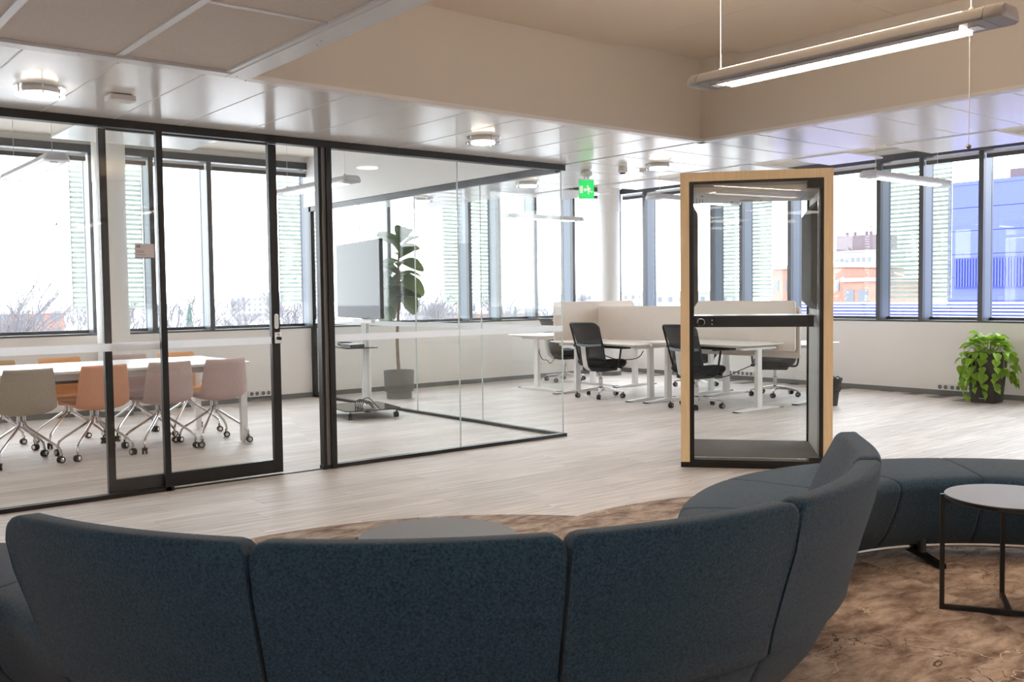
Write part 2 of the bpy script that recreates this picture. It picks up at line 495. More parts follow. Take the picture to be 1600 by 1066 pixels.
MB().box(5.915, 5.985, Y0, 4.985, ZS - .004, ZS + .02).build('edge_trim', 'trim', tr)
MB().box(X0, 2.07, 4.865, 4.955, ZS - .004, ZS + .03).build('edge_trim', 'trim', tr)
MB().box(2.075, 2.20, Y0, 4.955, ZS - .004, ZT).build('beam_trim', 'trim', tr)
for (x, y) in ((1.33, 4.90), (2.12, 4.90), (2.14, 4.0), (2.16, 4.08), (3.62, 4.94), (3.72, 4.94), (5.1, 4.94), (5.87, 4.95)):
    MB().lathe([(.004, ZS - .0052), (.004, ZS - .003)], 8, c=(x, y)).build('screw', 'greyplast', tr)

# --- acoustic tile field over the entrance side
tf = struct('ceiling_tiles')
MB().box(X0, 2.075, Y0, 4.865, ZS + .03, ZT).build('grid_carrier', 'trim', tf)
tw, tl = .572, 1.09
tm = MB().box(-tw / 2 + .014, tw / 2 - .014, -tl / 2 + .011, tl / 2 - .011, ZS + .012, ZS + .032).mesh('ceiling_tile', 0); tm.materials.append(M['tile'])
for i in range(10):
    for j in range(8):
        x = 2.075 - tw / 2 - i * tw; y = 4.865 - tl / 2 - j * tl
        if x - tw / 2 < X0 - .3 or y - tl / 2 < Y0 - .2: continue
        o = bpy.data.objects.new('ceiling_tile', tm); COL.objects.link(o); o.parent = tf; o.location = (x, y, 0)
for i in range(10):
    xb = 2.075 - i * tw
    if i and xb > X0: MB().box(xb - .017, xb + .017, Y0, 4.865, ZS + .004, ZS + .03).build('grid_bar', 'trim', tf)
    if i and i < 8: MB().box(X0, 2.05, 4.865 - i * tl - .011, 4.865 - i * tl + .011, ZS + .006, ZS + .028).build('grid_bar', 'trim', tf)
def fill_panel(x, y, label):  # added out of view as fill, to brighten the entrance side and its ceiling
    t = thing('fill_panel', label, 'lamp', (x, y, ZS + .012), 0, 'added fill lamps in the tile ceiling')
    MB().box(-.29, .29, -.29, .29, -.012, -.001).build('fill_panel_frame', 'trim', t)
    MB().box(-.27, .27, -.27, .27, -.016, -.0125).build('diffuser', 'fill_glow', t)
M['fill_glow'] = emis('fill_panel_glow', (1.0, 0.93, 0.84), 1.8)  # emission of the added fill panels
for i, (x, y) in enumerate(((.65, .6), (-1.1, .6), (-1.1, 2.4), (.65, -1.4), (-1.1, -1.4), (-2.4, 1.2))):
    fill_panel(x, y, 'added unseen square fill lamp in the tile ceiling behind the viewpoint')
MB().box(2.045, 2.078, Y0, 4.865, ZS + .0, ZS + .03).build('tile_edge_bar', 'trim', tf)

# --- solid walls behind the camera
MB().box(X0 - .15, XW + .3, Y0 - .15, Y0, 0, ZT + .15).build('wall_back', 'wall', kind='structure')
MB().box(X0 - .15, X0, Y0, YW + .3, 0, ZT + .15).build('wall_entrance', 'wall', kind='structure')

# --- window walls (built in u along wall, v outward, z up)
wn = [0]; WIN = []
def window_wall(side, Mw, u0, u1, muls, v0):
    MB().box(u0, u1, v0, v0 + .28, 0, .905, Mw).build('wall_' + side, 'wall', kind='structure')
    MB().box(u0, u1, v0 + .02, v0 + .28, 3.04, ZT + .15, Mw).build('wall_%s_head' % side, 'white', kind='structure')
    MB().box(u0, u1, v0 - .012, v0, 0, .062, Mw).build('baseboard_' + side, 'skirt', kind='structure')
    edges = [u0] + sorted(muls) + [u1]
    for a, b in zip(edges[:-1], edges[1:]):
        wn[0] += 1
        W_ = struct('window_%d' % wn[0]); WIN.append((Mw, a, b, v0, W_))
        MB().box(a, b, v0 - .004, v0 + .26, .905, .928, Mw).build('window_sill', 'frame', W_)
        MB().box(a, b, v0 - .01, v0 + .22, 2.966, 3.05, Mw).build('head_frame', 'frame', W_)
        MB().box(a + .02, b - .075, v0 + .025, v0 + .08, 2.872, 2.918, Mw).build('blind_cassette', 'frame', W_)
        MB().box(a + .02, b - .075, v0 + .03, v0 + .05, 2.919, 2.950, Mw).build('cassette_lip', 'trim', W_)
        MB().box(b - .058, b, v0, v0 + .06, .928, 2.965, Mw).build('mullion', 'frame', W_)
        MB().box(b - .052, b - .006, v0 + .06, v0 + .225, .928, 2.965, Mw).build('mullion_reveal', 'reveal', W_)
        MB().box(b - .056, b - .002, v0 + .225, v0 + .265, .928, 2.965, Mw).build('mullion_outer', 'frame', W_)
        MB().box(a, b, v0 + .20, v0 + .235, .928, .965, Mw).build('bottom_bead', 'frame', W_)
        MB().box(a, b - .05, v0 + .205, v0 + .217, .965, 2.965, Mw).build('pane', 'winglass', W_)
Mleft = Matrix.Identity(4)
lm = [3.885, 4.583, 5.935, 7.125, 8.515, 9.072, 9.795, 10.6, 3.22, 1.86, 1.25, .55, -.85, -1.5, -2.15]
window_wall('left', Mleft, X0, XW + .02, lm, YW)
Mright = Matrix(((0, 1, 0, 0), (-1, 0, 0, 0), (0, 0, 1, 0), (0, 0, 0, 1)))   # u = -Y, v = X
rm_ = [10.93, 9.53, 8.98, 8.14, 6.78, 6.20, 5.455, 4.06, 3.5, 2.72, 1.35, .78, 0.0, -1.36, -1.95, -2.7]
window_wall('right', Mright, -YW, -Y0, [-(y - .056) for y in rm_], XW)

# small black dots stuck on some panes
for (Mw, u, z) in ((Mleft, 2.86, 2.165), (Mleft, 6.72, 1.90), (Mleft, 10.2, 1.95), (Mright, -10.68, 1.98), (Mright, -6.98, 2.16)):
    for (Mq, a, b, v0, W_) in WIN:
        if Mq is Mw and a < u < b:
            MB().lathe([(.011, 0), (.011, .003)], 14, Mw @ T(u, v0 + .205, z) @ RX(PI / 2)).build('sticker_dot', 'black', W_)

# --- round columns
def column(x, y, r=.172):
    c = struct('column_%d' % (1 if x < 6 else 2), (x, y, 0))
    MB().lathe([(r, 0.062), (r, 2.62), (r + .004, 2.625), (r + .004, ZT)], 40).build('shaft', 'white', c)
    MB().lathe([(r + .010, 0), (r + .010, .062), (r, .064)], 40).build('skirting', 'skirt', c)
column(3.32, 11.225)
column(10.95, 11.02)

# --- glazed partition: front and side
YG, XG = 6.554, 5.905
wf = struct('wall_front')
MB().box(X0, XG + .03, YG - .03, YG + .05, 2.432, ZS).build('header_rail', 'black', wf)
MB().box(X0, 2.30, YG - .03, YG + .03, 0, .028).build('floor_rail', 'black', wf)
MB().box(3.43, XG + .02, YG - .03, YG + .03, 0, .030).build('floor_rail', 'black', wf)
MB().box(2.28, 3.45, YG + .0, YG + .02, 0, .006).build('threshold', 'black', wf)
MB().box(2.240, 2.281, YG - .03, YG + .01, 0, 2.432).build('door_post', 'black', wf)
MB().box(3.500, 3.545, YG - .04, YG + .04, 0, 2.432).build('door_post', 'black', wf)
MB().box(3.470, 3.500, YG - .02, YG + .05, 0, 2.432).build('strike_jamb', 'skirt', wf)
MB().box(3.448, 3.470, YG - .01, YG + .05, 0, 2.432).build('strike_jamb', 'black', wf)
for a, b in ((X0, -2.0), (-2.0, -.4), (-.4, 1.1), (1.1, 2.236), (3.544, 4.738), (4.742, XG)):
    MB().box(a + .002, b - .002, YG - .006, YG + .006, .028, 2.432).build('pane', 'glass', wf)
    if b > 3.6: MB().box(b - .0045, b + .0015, YG - .0065, YG + .0065, .03, 2.432).build('glass_edge', 'edge', wf)
    MB().box(a + .003, b - .003, YG - .0075, YG - .0065, .970, 1.022).build('film_band', 'film', wf)
ws = struct('wall_side')
MB().box(XG - .03, XG + .03, YG + .04, YW, 2.420, ZS).build('header_rail', 'black', ws)
MB().box(XG - .025, XG + .025, YG + .03, YW, 0, .030).build('floor_rail', 'black', ws)
MB().box(XG - .03, XG + .03, YW - .05, YW, 0, ZS).build('wall_profile', 'black', ws)
ys = [YG + .008, 7.778, 8.984, 10.19, YW - .05]
for a, b in zip(ys[:-1], ys[1:]):
    MB().box(XG - .006, XG + .006, a + .002, b - .002, .03, 2.42).build('pane', 'glass', ws)
    if b < YW - .1: MB().box(XG - .0065, XG + .0065, b - .003, b + .003, .03, 2.42).build('glass_edge', 'edge', ws)
    MB().box(XG + .0065, XG + .0075, a + .003, b - .003, .965, 1.018).build('film_band', 'film', ws)

# --- sliding door, half open, running behind the fixed glass
d1 = struct('door_1')
YD = 6.625
MB().box(1.893, 1.940, YD - .02, YD + .02, .012, 2.43).build('stile', 'black', d1)
MB().box(3.077, 3.140, YD - .02, YD + .02, .012, 2.43).build('stile', 'black', d1)
MB().box(1.940, 3.077, YD - .019, YD + .019, .012, .108).build('bottom_rail', 'black', d1)
MB().box(1.940, 3.077, YD - .019, YD + .019, 2.425, 2.45).build('top_rail', 'black', d1)
MB().box(1.940, 3.077, YD - .006, YD + .006, .108, 2.425).build('pane', 'glass', d1)
MB().box(1.941, 3.076, YD - .0075, YD - .0065, .970, 1.022).build('film_band', 'film', d1)
MB().box(1.84, 3.12, YD - .025, YD + .03, 2.451, ZS).build('running_track', 'black', d1)
MX = T(3.112, YD - .020, 1.135) @ RX(PI / 2)
ph = MB().prism(rrect(0, 0, .034, .112, .0168, 6), 0, .004, MX).build('pull_handle', 'chrome', d1)
MB().prism(rrect(0, 0, .020, .095, .0098, 6), .0041, .0046, MX).build('finger_recess', 'alu', ph)
MX = T(3.118, YD - .020, 1.013) @ RX(PI / 2)
lk = MB().box(-.028, .028, -.042, .042, 0, .014, MX).build('lock_case', 'chrome', d1, bevel=.003)
MB().lathe([(.013, .014), (.013, .034), (.010, .036)], 16, MX @ T(.006, -.004, 0)).build('thumb_turn', 'plastic', lk)
MB().lathe([(.009, .014), (.009, .020)], 16, MX @ T(.002, .024, 0)).build('key_cylinder', 'silver', lk)

# --- room card on the fixed glass
card = thing('room_card', 'small grey room name card stuck on the meeting room glass', 'sign', (2.150, YG - .008, 1.631))
MB().box(-.064, .064, -.004, 0, -.048, .048).build('plate', 'card', card)
MB().box(-.064, .064, -.0046, -.004, -.048, -.0435).build('stripe', 'ink_blue', card)
def text_mesh(txt, size, loc, mname, name, parent):
    cu = bpy.data.curves.new(name, 'FONT'); cu.body = txt; cu.size = size; cu.extrude = .0003
    to = bpy.data.objects.new(name + '_src', cu)
    COL.objects.link(to)
    bpy.context.view_layer.update()
    me = bpy.data.meshes.new_from_object(to.evaluated_get(bpy.context.evaluated_depsgraph_get()))
    bpy.data.objects.remove(to)
    o = bpy.data.objects.new(name, me); COL.objects.link(o); me.materials.clear(); me.materials.append(M[mname])
    o.parent = parent; o.location = loc; o.rotation_euler = (PI / 2, 0, 0)
    return o
text_mesh('Oslo', .026, (-.054, -.0044, -.012), 'ink_grey', 'room_name', card)
text_mesh('Meeting room', .0105, (-.054, -.0044, -.027), 'ink_plum', 'caption', card)
MXc = T(-.0455, -.0043, .031) @ RX(PI / 2)
ring = MB()
ring.loft([[(.0055 * math.cos(a) + 0, .0055 * math.sin(a), z) for a in [2 * PI * k / 20 for k in range(20)]] for z in (0, .0004)], True, MXc)
lg = MB()
n = 24
lg.loft([[((r) * math.cos(2 * PI * k / n), r * math.sin(2 * PI * k / n), z) for k in range(n)] for r, z in ((.0052, 0), (.0088, 0), (.0088, .0005), (.0052, .0005))], False, MXc, closed=True)
lg.build('logo_ring', 'ink_plum', card)
lg = MB()
lg.loft([[(.0125 + r * math.cos(2 * PI * k / n), .0035 + r * .85 * math.sin(2 * PI * k / n), z) for k in range(n)] for r, z in ((.0022, 0), (.0048, 0), (.0048, .0005), (.0022, .0005))], False, MXc, closed=True)
lg.loft([[(.0125 + r * math.cos(2 * PI * k / n), -.0045 + r * .85 * math.sin(2 * PI * k / n), z) for k in range(n)] for r, z in ((.0022, 0), (.0052, 0), (.0052, .0005), (.0022, .0005))], False, MXc, closed=True)
lg.build('logo_loops', 'ink_red', card)

# --- round stone-patterned rugs
def rug(x, y, z, r, label):
    o = MB().lathe([(r, 0), (r, .004), (r - .003, .005)], 128).build('round_rug', 'carpet')
    o.location = (x, y, z)
    tag(o, label, 'rug')
rug(4.09, 2.12, .0, 2.013, 'brown stone-patterned round rug under the table beside the bench end of the sofa')
rug(2.19, 2.885, .0052, 2.013, 'brown stone-patterned round rug under the low table behind the sofa back')

# ================================================================== SOFA
R1, R2, R3 = 1.222, 1.203, 1.222
C1 = Vector((2.111, 3.083)); C2 = Vector((3.885, 1.413))
A_IN = math.radians(186.0)
C3 = C1 + (R1 + R3) * Vector((math.cos(A_IN), math.sin(A_IN)))
E1 = math.radians(-48.81 + 360)
S_A1 = R1 * (E1 - A_IN); S_ST = .2353
def sofa_path(s):
    if s < 0:
        a = A_IN - PI - s / R3
        return C3 + R3 * Vector((math.cos(a), math.sin(a))), Vector((math.sin(a), -math.cos(a)))
    if s <= S_A1:
        a = A_IN + s / R1
        return C1 + R1 * Vector((math.cos(a), math.sin(a))), Vector((-math.sin(a), math.cos(a)))
    e = C1 + R1 * Vector((math.cos(E1), math.sin(E1))); t = Vector((-math.sin(E1), math.cos(E1)))
    if s <= S_A1 + S_ST:
        return e + t * (s - S_A1), t
    a = math.radians(131.19) - (s - S_A1 - S_ST) / R2
    return C2 + R2 * Vector((math.cos(a), math.sin(a))), Vector((math.sin(a), -math.cos(a)))
def sofa_pt(s, u, z):
    p, t = sofa_path(s)
    return (p.x + u * t.y, p.y - u * t.x, z)

sofa = thing('serpentine_sofa', 'dark blue-grey serpentine sofa with a curved upright back in the foreground', 'sofa')
seat_prof = [(-.297, .375), (-.297, .392), (-.290, .410), (-.272, .424), (-.24, .431), (-.12, .435), (0, .436), (.12, .435), (.24, .431), (.272, .424), (.290, .410), (.297, .392), (.297, .375),
             (.270, .290), (.208, .165), (.150, .092), (.132, .080), (0, .078), (-.132, .080), (-.150, .092), (-.208, .165), (-.270, .290)]
def sweep(prof, s0, s1, n, gap, shrink, drop=None):
    cu = sum(p[0] for p in prof) / len(prof); cz = sum(p[1] for p in prof) / len(prof)
    rings = []
    L = s1 - s0 - 2 * gap
    ts = [0, .004 / L, .012 / L, .025 / L, .045 / L, .075 / L] + [k / n for k in range(1, n)]
    ts = sorted(set([t for t in ts if t < .5] + [1 - t for t in ts if t < .5] + [.5]))
    for t in ts:
        d = min(t, 1 - t) * L
        k = 1 - shrink * max(0, 1 - d / .012) ** 2
        ring = []
        for (u, z) in prof:
            uu, zz = cu + (u - cu) * k, cz + (z - cz) * k
            if drop: zz = drop(zz, t * L, (1 - t) * L)
            ring.append(sofa_pt(s0 + gap + t * L, uu, zz))
        rings.append(ring)
    return MB().loft(rings)
B = [.118, .729, 1.285, 1.825, 2.415, 3.06]
seams = [-2.08, -1.52, -.96, -.40, .161, .729, 1.285, 1.825, 2.415, 2.99, 3.55, 4.12, 4.68, 5.24, 5.80, 6.2]
for a, b in zip(seams[:-1], seams[1:]):
    sweep(seat_prof, a, b, 10, .0015, .022).build('seat_module', 'sofa', sofa, smooth=50)
back_prof = [(.175, .400), (.215, .520), (.262, .640), (.296, .705), (.312, .738), (.324, .751), (.336, .757), (.384, .760), (.393, .757), (.398, .750), (.399, .738), (.382, .640), (.342, .500), (.312, .390), (.297, .318), (.284, .306), (.250, .315)]
def dropper(ra, rb):
    def f(z, da, db):
        d = 0
        for (r, q) in ((ra, da), (rb, db)):
            if q < r: d = max(d, r - math.sqrt(max(0, r * r - (r - q) ** 2)))
        return z - d * max(0, (z - .40)) / .357
    return f
for i, (a, b) in enumerate(zip(B[:-1], B[1:])):
    sweep(back_prof, a, b, 12, .005, .02, dropper(.05 if i == 0 else .026, .085 if i == 4 else .026)).build('backrest', 'sofa', sofa, smooth=60)
for sg in (1, -1):
    pts = [sofa_pt(-2.0 + k * .04, sg * .114, .066) for k in range(int(8.15 / .04))]
    MB().tube(pts, .012, 8).build('base_rail', 'chrome', sofa)
for s in (-1.24, -.12, .94, 2.05, 3.27, 4.40, 5.52):
    mb = MB()
    for sg in (1, -1):
        q = [Vector(sofa_pt(s, sg * u, 0)) for u in (.0, .33)]
        d = (q[1] - q[0]).normalized(); nn = Vector((-d.y, d.x, 0)) * .016
        ring = lambda p, z0, z1: [tuple(p + nn + Vector((0, 0, z0))), tuple(p - nn + Vector((0, 0, z0))), tuple(p - nn + Vector((0, 0, z1))), tuple(p + nn + Vector((0, 0, z1)))]
        mb.loft([ring(q[0], .030, .062), ring(q[0] + (q[1] - q[0]) * .55, .018, .048), ring(q[1], .0104, .032)])
    ft = mb.build('foot', 'blackgloss', sofa, bevel=.003)
    MB().tube([sofa_pt(s + .0, .16, .045), sofa_pt(s + .0, .145, .115)], [.018, .024], 14).build('foot_socket', 'plastic', ft)

# ================================================================== SIDE TABLES
def side_table(x, y, rz, z, r, topmat, label):
    t = thing('side_table', label, 'table', (x, y, .0052 if x > 3 else .0104), rz)
    z -= .008
    MB().lathe([(r - .006, z - .020), (r, z - .016), (r, z - .003), (r - .003, z - .001)], 64).build('rim', 'black', t)
    MB().lathe([(r - .006, z - .004), (r - .002, z - .001), (r - .003, z)], 64).build('table_top', topmat, t)
    MB().lathe([(r * .55, z - .045), (r * .55, z - .021)], 32).build('under_frame', 'black', t)
    for k in (0, 2, 3):
        mx = RZ(k * PI / 2)
        MB().box(r - .004, r + .014, -.009, .009, 0, z - .006, mx).build('leg', 'black', t)
        MB().box(.0, r - .004, -.008, .008, z - .040, z - .022, mx).build('top_bar', 'black', t)
    MB().box(-r, r, -.009, .009, .006, .024).build('floor_bar', 'black', t)
    MB().box(-.009, .009, -r, -.01, .006, .024).build('floor_bar', 'black', t)
side_table(3.906, 1.689, math.atan2(.213, -.126), .492, .244, 'tabletop_grey', 'round dark-framed side table in front of the curved bench at the right')
side_table(1.818, 2.655, math.atan2(.213, -.126) + .3, .497, .268, 'tabletop_grey', 'low round grey table showing its top above the sofa back')

# ================================================================== PHONE BOOTH
bw, bd, bh = 1.09, .96, 2.195
booth = thing('phone_booth', 'glass-fronted phone booth with a pale oak frame', 'phone booth', (5.488, 4.775, 0), math.radians(-50.2))
fwid, fz = .066, .040
MB().box(0, bw, .0, .10, .0, fz).box(.03, bw - .03, .10, bd, 0, fz).build('plinth', 'black', booth)
FM = T(0, .10, 0) @ RX(PI / 2)
MB().prism([(0, fz), (fwid, fz), (fwid, bh - fwid), (0, bh - .0015)], 0, .10, FM).build('frame_upright', 'wood', booth)
MB().prism([(bw, fz), (bw, bh - .0015), (bw - fwid, bh - fwid), (bw - fwid, fz)], 0, .10, FM).build('frame_upright', 'wood', booth)
MB().prism([(.0012, bh), (fwid + .0012, bh - fwid), (bw - fwid - .0012, bh - fwid), (bw - .0012, bh)], 0, .10, FM).build('frame_top', 'wood', booth)
MB().box(.02, .049, .10, bd, fz, bh - .02).build('side_wall', 'pale_grey', booth)
MB().box(bw - .049, bw - .02, .10, bd, fz, bh - .02).build('side_wall', 'pale_grey', booth)
MB().box(.05, bw - .05, .10, bd, bh - .10, bh - .02).build('roof', 'pale_grey', booth)
MB().box(.045, bw - .045, .06, bd, fz, fz + .030).build('booth_floor', 'boothfloor', booth)
# inner liner panels
MB().box(.050, .078, .12, bd - .02, fz + .03, bh - .14).build('inner_panel', 'pale_grey', booth)
MB().box(bw - .074, bw - .050, .12, bd - .02, fz + .03, bh - .14).build('inner_panel', 'pale_grey', booth)
cl = MB().box(.08, bw - .076, .10, bd - .03, bh - .145, bh - .10).build('booth_ceiling', 'white', booth)
MB().lathe([(.055, bh - .1475), (.06, bh - .1465), (.06, bh - .145)], 28, c=(.52, .78)).build('vent_ring', 'greylacq', cl)
for (x, y) in ((.40, .86), (.63, .84), (.16, .30)):
    MB().lathe([(.011, bh - .149), (.011, bh - .145)], 12, c=(x, y)).build('spotlight', 'black', cl)
for sx in (.115, bw - .15):
    for k in range(3):
        MB().box(sx + k * .022, sx + k * .022 + .006, .5 + .04 * k, .86, bh - .1465, bh - .145).build('air_slot', 'black', cl)
# door: black frame with glass
dr = MB().box(fwid, fwid + .032, .004, .05, fz, bh - fwid).build('door_stile', 'black', booth)
MB().box(bw - fwid - .028, bw - fwid, .004, .05, fz, bh - fwid).build('door_stile', 'black', booth)
MB().box(fwid + .02, bw - fwid - .028, .004, .05, bh - fwid - .016, bh - fwid).build('door_top_rail', 'black', booth)
MB().box(fwid + .02, bw - fwid - .028, .004, .05, fz, fz + .020).build('door_bottom_rail', 'black', booth)
MB().box(fwid + .02, bw - fwid - .028, .052, .058, fz + .018, fz + .032).build('threshold_strip', 'alu', booth)
MB().box(fwid + .02, bw - fwid - .028, .020, .030, fz + .02, bh - fwid - .016).build('door_pane', 'glass', booth)
MB().box(bw - fwid - .115, bw - fwid - .004, -.004, .05, bh - fwid - .070, bh - fwid - .006).build('pivot_hinge', 'black', booth)
MB().box(bw - fwid - .100, bw - fwid - .010, -.004, .05, fz + .012, fz + .050).build('pivot_hinge', 'black', booth)
MB().box(bw - fwid - .036, bw - fwid - .033, .05, .07, fz + .05, bh - fwid - .07).build('seal_strip', 'alu', booth)
hd = MB().lathe([(.012, 0), (.012, .02), (.024, .022), (.025, .036), (.022, .040)], 24, T(.150, .02, 1.088) @ RX(PI / 2)).build('door_knob', 'black', booth)
MB().lathe([(.020, .020), (.0285, .022), (.0285, .034), (.0250, .0345)], 24, T(.150, .02, 1.088) @ RX(PI / 2)).build('knob_ring', 'chrome', hd)
# back: glass in a slim black frame
MB().box(.08, bw - .076, bd - .030, bd - .022, fz + .03, bh - .14).build('back_pane', 'glass', booth)
MB().box(.08, .092, bd - .04, bd, fz + .03, bh - .14).build('back_frame', 'black', booth)
MB().box(bw - .088, bw - .076, bd - .04, bd, fz + .03, bh - .14).build('back_frame', 'black', booth)
# shelf with power box, and acoustic pads
sh = MB().box(.08, bw - .076, .46, bd - .06, 1.105, 1.125).build('shelf', 'white_lam', booth)
MB().box(.08, bw - .085, .445, .465, 1.035, 1.124).build('shelf_fascia', 'blackgloss', sh)
MB().lathe([(.006, 0), (.006, .003)], 10, T(.235, .445, 1.09) @ RX(PI / 2)).build('indicator', 'alu', sh)
MB().lathe([(.006, 0), (.006, .003)], 10, T(.235, .445, 1.058) @ RX(PI / 2)).build('indicator', 'alu', sh)
def pad(xa, xb, side):
    # acoustic pad: outline in the depth/height plane, chamfered ends
    mb = MB()
    z0, z1 = 1.17, bh - .20
    xin, xo = (xb, xa) if side < 0 else (xa, xb)
    rings = []
    for (z, x) in ((z0, xo), (z0 + .07, xin), (z1 - .09, xin), (z1, xo)):
        rings.append([(xo - side * -.0005, .16, z), (x, .16, z), (x, bd - .10, z), (xo - side * -.0005, bd - .10, z)])
    mb.loft(rings)
    mb.build('acoustic_pad', 'feltgrey', booth, bevel=.004)
pad(.080, .128, -1)
pad(bw - .138, bw - .0745, 1)

# ================================================================== LIGHTS
def pendant(name, label, x, y, z, L, along, lit, cord=False, cat='lamp'):
    t = thing(name, label, cat, (x, y, z), 0 if along == 'x' else PI / 2)
    pr = [(-.085, -.028), (.085, -.028), (.088, -.018), (.078, .012), (.062, .026), (.045, .030), (-.045, .030), (-.062, .026), (-.078, .012), (-.088, -.018)]
    body = 'greylacq' if lit else 'silver'
    def ring(xx, k=1.0): return [(xx, a * k, b * k) for a, b in pr]
    c = L / 2 - .07
    MB().loft([ring(-c), ring(c)]).build('housing', body, t)
    for s in (-1, 1):
        MB().loft([ring(s * (c + .003), 1.02), ring(s * (c + .045), 1.0), ring(s * (c + .065), .85), ring(s * (c + .07), .6)]).build('end_cap', 'greylacq' if lit else 'silver', t)
        MB().box(s * (c - .06) - .02, s * (c - .06) + .02, -.03, .03, -.034, -.028).build('lamp_clip', 'alu', t)
    MB().box(-c + .10, c - .10, -.052, .052, -.033, -.0285).build('diffuser', 'lamp' if lit else 'lamp_soft', t)
    if lit:
        lv = MB()
        k = -c + .12
        while k < c - .1:
            lv.box(k, k + .003, -.052, .052, -.041, -.0335); k += .045
        lv.box(-c + .1, c - .1, -.056, -.052, -.041, -.028).box(-c + .1, c - .1, .052, .056, -.041, -.028)
        lv.build('louvre', 'trim', t)
        MB().box(-c + .1, c - .1, -.035, .035, .0305, .034).build('uplight', 'uplight', t)
    for s in (-1, 1):
        MB().tube([(s * (c - .08), 0, .03), (s * (c - .08), 0, ZT - .001 - z)], .0022, 6).build('suspension_wire', 'trim', t)
        MB().lathe([(.012, .030), (.010, .045), (.004, .052)], 12, T(s * (c - .08), 0, 0)).build('wire_grip', 'alu', t)
    if cord:
        cd = MB().tube([(-(c - .075), .02, -.028), (-(c - .075), .02, -.475)], .0016, 6).build('pull_cord', 'strip', t)
        MB().lathe([(.001, -.489), (.007, -.486), (.010, -.480), (.007, -.474), (.001, -.471)], 12, T(-(c - .075), .02, 0)).build('cord_bead', 'bark', cd)
    return t
pendant('pendant_lamp', 'long grey pendant lamp glowing above the lounge, at upper right', 3.72, 2.38, 2.335, 1.50, 'y', True, True)
pendant('pendant_lamp', 'slim white pendant lamp over the left end of the meeting table', 1.83, 8.10, 2.33, 1.50, 'y', False)
pendant('pendant_lamp', 'slim white pendant lamp hanging in the meeting room by the door opening', 4.20, 8.04, 2.33, 1.42, 'y', False)
pendant('pendant_lamp', 'slim white pendant lamp seen through the side glass of the meeting room', 8.42, 9.68, 2.33, 1.32, 'x', False)
pendant('pendant_lamp', 'slim white pendant lamp running behind the left post of the phone booth', 8.27, 6.98, 2.33, 1.44, 'x', False)
pendant('pendant_lamp', 'slim white pendant lamp in front of the right windows beside the booth', 8.46, 4.62, 2.335, 1.40, 'x', False)

pendant('pendant_lamp', 'added unseen grey fill pendant hanging behind the viewpoint', 3.72, -.55, 2.335, 1.50, 'y', True)  # added out of view for extra light on the lounge

def downlight(x, y, label):
    t = thing('ceiling_lamp', label, 'lamp', (x, y, ZS), 0, 'round glass-rimmed ceiling lamps')
    MB().lathe([(.088, -.044), (.092, -.040), (.092, 0)], 36).build('lamp_body', 'white', t)
    MB().lathe([(.085, -.050), (.088, -.047), (.088, -.0445)], 36).build('diffuser', 'downlight', t)
    for z in (-.012, -.050):
        n = 40
        MB().loft([[(r * math.cos(2 * PI * k / n), r * math.sin(2 * PI * k / n), zz) for k in range(n)] for r, zz in ((.101, z), (.130, z), (.131, z + .004), (.130, z + .008), (.101, z + .008))], False, closed=True).build('glass_rim', 'clear', t)
    for k in range(3):
        a = k * 2 * PI / 3 + .4
        MB().tube([(.118 * math.cos(a), .118 * math.sin(a), -.055), (.118 * math.cos(a), .118 * math.sin(a), 0)], .004, 8).build('spacer', 'chrome', t)
downlight(1.362, 5.783, 'round glowing ceiling lamp at the far left of the soffit')
downlight(4.377, 5.716, 'round glowing ceiling lamp above the closed glass panes')
downlight(6.592, 5.982, 'round glowing ceiling lamp directly left of the phone booth top')
downlight(6.497, 7.725, 'round glowing ceiling lamp seen through glass by the exit sign')
downlight(6.459, 9.645, 'farthest round glowing ceiling lamp, above the fiddle-leaf fig')

# smoke detector box, sensors
dt = thing('detector_box', 'flat cream detector box on the soffit at upper left', 'detector', (1.776, 5.742, ZS), 0)
MB().rbox(-.075, .075, -.055, .055, -.038, -.006, .012).build('housing', 'strip', dt, bevel=.005)
MB().box(-.055, .055, -.04, .04, -.006, 0).build('base_plate', 'greylacq', dt)
ds = thing('ceiling_sensor', 'small round cream ceiling sensor right of the exit sign', 'sensor', (6.474, 6.328, ZS))
MB().lathe([(.040, 0), (.042, -.010), (.044, -.016), (.044, -.046), (.036, -.056), (.0, -.057)][::-1], 28).build('housing', 'strip', ds)
MB().lathe([(.022, -.066), (.026, -.064), (.026, -.056)], 20).build('sensor_lens', 'plastic', ds)
ds = thing('ceiling_sensor', 'tiny flat cream ceiling puck beside the lamp by the booth', 'sensor', (6.811, 6.385, ZS))
MB().lathe([(.0, -.022), (.034, -.021), (.038, -.014), (.038, 0)], 24).build('housing', 'strip', ds)
MB().lathe([(.006, -.025), (.006, -.021)], 10).build('status_led', 'greylacq', ds)

